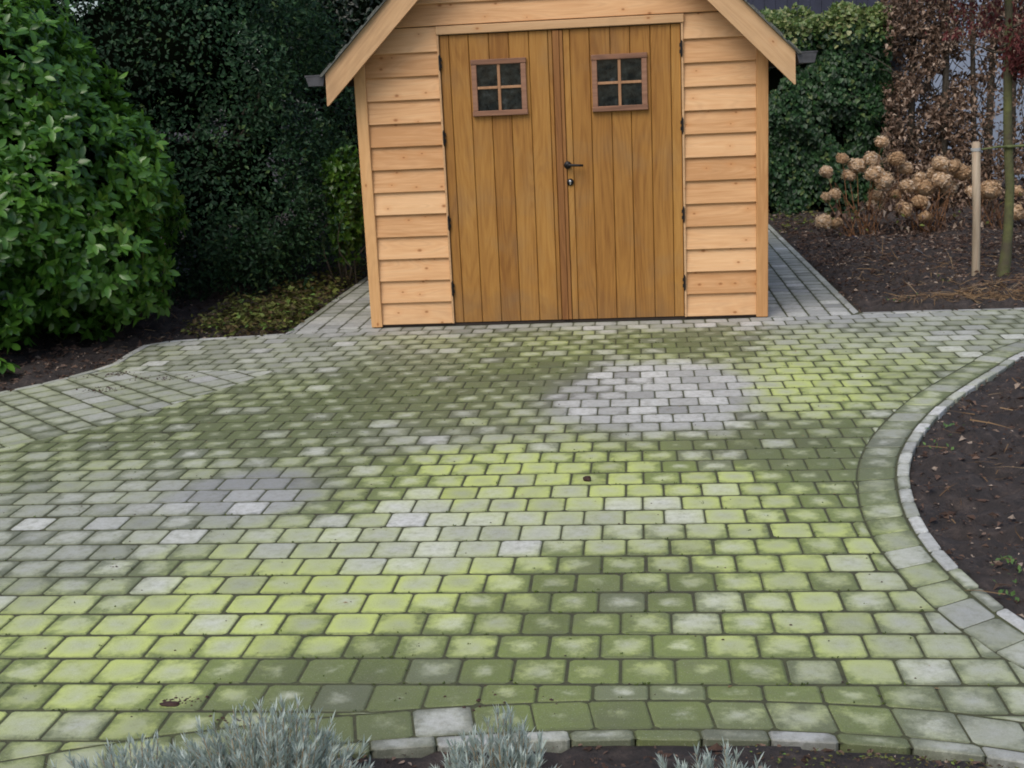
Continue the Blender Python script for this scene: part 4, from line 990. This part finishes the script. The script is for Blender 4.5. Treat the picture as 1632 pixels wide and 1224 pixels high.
# ------------------------------------------------------------------ lavender in the near bed
def lavender(x, y, rx, ry, h, n, label, seed):
    r = np.random.default_rng(seed); t = tag(empty('lavender', (x, y, 0)), label, 'lavender', 'grey lavender clumps'); mb = MB()
    Ps, A, Nn, S = [], [], [], []
    for i in range(n):
        a = r.uniform(0, 2 * math.pi); rr = math.sqrt(r.random()); bx, by = math.cos(a) * rr * rx, math.sin(a) * rr * ry
        hh = h * (1 - .45 * rr ** 2) * r.uniform(.5, 1.15); b0 = Vector((bx * .35, by * .35, -.03)); tp = Vector((bx * 1.05 + r.normal(0, .012), by * 1.05 + r.normal(0, .012), hh))
        q1 = b0.lerp(tp, .5) + Vector((bx * .12, by * .12, 0)); mb.tube([b0, q1, tp], [.0022, .0016, .001], 4, cap=False)
        d = (tp - q1); L_ = d.length; du = d.normalized(); m_ = int(r.integers(34, 52))
        f = r.random(m_) ** .7; pos = np.array(q1) + (f * 1.0)[:, None] * np.array(d)
        an = r.uniform(0, 6.28, m_); o1 = np.array(du.orthogonal().normalized()); o2 = np.cross(np.array(du), o1)
        rad = o1 * np.cos(an)[:, None] + o2 * np.sin(an)[:, None]; sp = (.9 - .55 * f)[:, None]
        Ps.append(pos); A.append(np.array(du) * 1.0 + rad * sp); Nn.append(rad); S.append(r.uniform(.014, .034, m_))
    Ps, A, Nn, S = map(np.concatenate, (Ps, A, Nn, S)); V, F = leaves(T_NEEDLE, Ps, A, -Nn, S)
    R = np.clip(.62 + r.normal(0, .24, len(Ps)), 0, 1)
    np_mesh('foliage', V, [F], np.repeat(R, len(T_NEEDLE[0])), M_LAV, t); mb.build('stems', M_LAVSTEM, t, recalc=False)
    return t
lavender(.76, -6.24, .24, .17, .185, 220, 'grey lavender clump leftmost along the kerb', 1)
lavender(1.05, -6.21, .22, .16, .275, 250, 'widest and tallest silvery lavender clump, left of centre', 2)
lavender(1.575, -6.18, .13, .11, .255, 120, 'small silvery lavender tuft beside the middle of the near kerb', 3)
lavender(2.06, -6.25, .16, .10, .215, 100, 'low sparse lavender tuft rightmost in the near bed', 4)

# ------------------------------------------------------------------ litter, weeds, small things
def scatter_ground(name, regions, tmpl, size, mat, label, cat, lift=.008, flat=1.6, seed=5, var=.45, axis_flat=True):
    r = np.random.default_rng(seed); P = []
    for (x0, x1, y0, y1, n) in regions:
        P.append(np.stack([r.uniform(x0, x1, n), r.uniform(y0, y1, n)], 1))
    P = np.concatenate(P); inn = in_poly(P[:, 0], P[:, 1], ALLs) | ((P[:, 0] > -.6) & (P[:, 0] < 3.45) & (P[:, 1] > -.1) & (P[:, 1] < 6)); P = P[~inn]
    Zg = ground_z(P[:, 0], P[:, 1]); n = len(P); p3 = np.stack([P[:, 0], P[:, 1], Zg + lift * r.random(n)], 1)
    ax = r.normal(size=(n, 3)); ax[:, 2] *= .25; nr = r.normal(0, .35, (n, 3)) + np.array([0, 0, 1.0]) * flat
    V, F = leaves(tmpl, p3, ax, nr, size * r.uniform(1 - var, 1 + var, n)); V[:, 2] = np.maximum(V[:, 2], np.repeat(Zg, len(tmpl[0])) + .001)
    o = np_mesh(name, V, [F], np.repeat(r.random(n), len(tmpl[0])), mat); return tag(o, label, cat, kind='stuff')
scatter_ground('fallen_leaves', [(-2.6, -1.5, -1.9, -.6, 900), (3.4, 7.0, .1, 6.8, 12000), (3.5, 6.5, 2.4, 5.5, 4500), (2.9, 5.5, -5.6, -.6, 1500), (-3, -.5, -1.6, 2.5, 1500), (-1.5, -.55, -.3, 1.2, 900), (.0, 3.0, -6.6, -5.8, 200)], T_BEECH, .030, M_LITTER, 'brown dead leaves strewn over the dark soil of the beds', 'leaf litter', .010, .9, var=.75)
scatter_ground('bark_crumbs', [(2.9, 5.0, -5.7, -.5, 9000), (3.4, 6.0, .1, 4.0, 9000), (-.2, 3.0, -6.7, -5.8, 2500), (-3, -.5, -1.8, 1.2, 3500)], T_SMALL, .013, M_LITTER, 'fine crumbs of bark and broken leaf covering the soil', 'mulch', .006, .5, 21, .7)
T_BLADE = leaf_template(1, .035, .25, 0, (0, .5, 1), (.5, .4, .05))
scatter_ground('dry_grass', [(3.75, 5.4, .22, .55, 1100), (4.2, 5.4, .4, .95, 500), (3.6, 5.4, 1.0, 3.0, 450), (3.0, 4.6, -5.4, -1.4, 220), (-2.4, -.6, -.6, 1.0, 120)], T_BLADE, .14, M_STRAW, 'straw coloured dry grass lying on the soil', 'dry grass', .035, .8, 8, .5)
scatter_ground('ground_cover', [(-1.35, -.62, -.20, 1.1, 1500), (-1.15, -.62, .3, 1.9, 1300), (-1.0, -.58, 1.9, 3.6, 500), (3.45, 4.4, 5.0, 6.7, 260)], T_SMALL, .042, M_COVER, 'low yellow-green ground cover between the dark hedge and the paving', 'ground cover', .12, .7, 9)
scatter_ground('moss', [(2.15, 2.9, -5.96, -5.86, 330)], T_SMALL, .009, M_COVER, 'thin strip of green moss below the near kerb', 'moss', .006, .7, 10)
# weeds: small seedlings in the round bed and by the shed
P = []
for (cx, cy, n, s_) in ((3.10, -4.62, 16, .03), (3.14, -4.72, 12, .03), (3.04, -4.86, 8, .025), (3.30, -3.0, 10, .03), (3.22, -3.25, 8, .03), (3.72, .40, 8, .03), (4.30, 1.30, 10, .04), (3.42, -2.2, 6, .03), (-.62, .0, 14, .03), (-.60, 1.35, 12, .03), (3.9, .35, 6, .03)):
    for i in range(n): P.append((cx + random.gauss(0, s_), cy + random.gauss(0, s_), .012))
P = np.array(P); P[:, 2] += ground_z(P[:, 0], P[:, 1]) + .004
o = leaf_cloud('weeds', P, np.tile([0, 0, 1.], (len(P), 1)), T_SMALL, .019, M_WEED, None, -.3, .9); tag(o, 'tiny green seedlings dotted over the bare soil', 'weeds', kind='stuff')

# moss tufts sitting in the joints of the yard
P = []
r7 = random.Random(8)
while len(P) < 5200:
    row = r7.randrange(0, 36); y = .0174 - .1622 * row + r7.gauss(0, .0022); x = r7.uniform(-1.6, 4.2)
    if r7.random() < .3: y += r7.uniform(0, .16); x = round(x / .07655) * .07655
    sn = stain(x, y); dens = .45 + sn['moss'] * .9 - .6 * sn['clean'] + .6 * mnoise.noise((x * 2.2, y * 2.2, 0))
    if r7.random() < dens and inside((x, y), FIELD): P += [(x + r7.gauss(0, .004), y + r7.gauss(0, .0015), -.001) for _ in range(4)]
P = np.array(P); o = leaf_cloud('joint_moss', P, np.tile([0, 0, 1.], (len(P), 1)), T_SMALL, .0065, M_JOINTMOSS, None, -.2, .9); tag(o, 'dark green moss growing in the joints of the paving', 'moss', kind='stuff')

# crumbs and grit on the paving
mb = MB(); r_ = random.Random(4)
def grit(x, y, s_, z=0.0):
    vs = []
    for a in range(6):
        an = a * math.pi / 3; q = s_ * r_.uniform(.6, 1.1); vs.append((x + math.cos(an) * q, y + math.sin(an) * q * .8, z + .0005))
    vs.append((x, y, z + s_ * .7)); mb.add(vs, [(i, (i + 1) % 6, 6) for i in range(6)])
for i in range(420):
    x, y = r_.uniform(-1.2, 3.2), r_.uniform(-5.7, -.1)
    if inside((x, y), FIELD): grit(x, y, r_.uniform(.002, .006))
for cx, cy, n, s_ in ((.62, -5.60, 50, .03), (.78, -5.72, 14, .03), (1.5, -5.60, 16, .10), (-.95, -1.5, 50, .12), (-1.25, -1.75, 50, .10), (-1.38, -1.35, 50, .1), (.0, -4.6, 10, .01)):
    for i in range(n): grit(cx + r_.gauss(0, s_), cy + r_.gauss(0, s_ * .4), r_.uniform(.003, .009))
tag(mb.build('dirt_crumbs', M_CRUMB, recalc=False), 'small brown crumbs of soil scattered on the paving', 'dirt', kind='stuff')
mb = MB(); mb.m = 0
T_ = leaf_template(1, .35, .3, .3, (0, .5, 1), (.2, .5, .1)); r5 = np.random.default_rng(9); n_ = 60
P = np.stack([r5.uniform(-1, 3, n_), r5.uniform(-5.6, -.3, n_), np.full(n_, .003)], 1); P = P[[inside(p, FIELD) for p in P]]; n_ = len(P); ax = r5.normal(size=(n_, 3)); ax[:, 2] = .1
V, F = leaves(T_, P, ax, np.tile([0, 0, 1.], (n_, 1)), r5.uniform(.008, .022, n_)); o = np_mesh('chaff', V, [F], np.repeat(.5 + .5 * r5.random(n_), len(T_[0])), M_STRAW); tag(o, 'pale specks of leaf chaff on the green paving', 'chaff', kind='stuff')

# one dark clod in the middle of the yard
import bmesh
def lump_obj(name, x, y, s_, mat, lab, cat, flat=.7):
    bm = bmesh.new(); bmesh.ops.create_icosphere(bm, subdivisions=3, radius=s_)
    for v in bm.verts:
        k_ = 1 + .35 * mnoise.noise(v.co * (1.6 / s_)) + .12 * mnoise.noise(v.co * (5 / s_)); v.co *= k_; v.co.z *= flat
    me = bpy.data.meshes.new(name); bm.to_mesh(me); bm.free(); o = link_mesh(name, me, mat); o.location = (x, y, s_ * flat * .72); return tag(o, lab, cat)
lump_obj('clod', 1.68, -3.66, .018, M_CRUMB, 'dark brown clod lying alone on the bright green paving', 'clod')
o = lump_obj('dead_leaf', .60, -5.63, .02, M_CRUMB, 'shrivelled reddish brown leaf on the paving above the lavender', 'leaf', .3)
o.scale = (1.5, .6, 1)

# stray plastic and plant labels
def label_thing(x, y, z, rot, col, lab, stripes):
    t = tag(empty('plant_label', (x, y, z), rot), lab, 'plant label'); mb = MB(); mb.prism([(-.006, 0), (.006, 0), (.012, .02), (.012, .11), (-.012, .11), (-.012, .02)], 'y', -.001, .001)
    o = mb.build('tag', col, t); o.rotation_euler = (math.radians(60), math.radians(0), 0); o.location = (0, 0, .012)
    if stripes:
        mb = MB()
        for zz in (.045, .075): mb.box(-.0122, .0122, -.0022, -.0012, zz, zz + .012)
        s_ = mb.build('stripe', M_WHITE, o)
    return t
label_thing(4.14, 4.05, -.01, -1.05, M_BLUE, 'blue and white striped plant label lying in the bed near the hydrangeas', True)
label_thing(4.50, 2.92, -.01, -.9, M_WHITE, 'thin white plant label lying on the soil left of the stake', False)
mb = MB()
r6 = random.Random(3)
vs = [(r6.gauss(0, .004) + math.cos(a * .7) * .05 * r6.uniform(.6, 1), math.sin(a * .7) * .035 * r6.uniform(.6, 1), .01 + .018 * r6.random()) for a in range(9)] + [(0, 0, .04)]
mb.add(vs, [(i, (i + 1) % 9, 9) for i in range(9)]); o = mb.build('plastic_scrap', M_WHITE); o.location = (-2.10, -.75, -.03); tag(o, 'crumpled pale plastic scrap on the soil under the glossy shrub', 'litter')
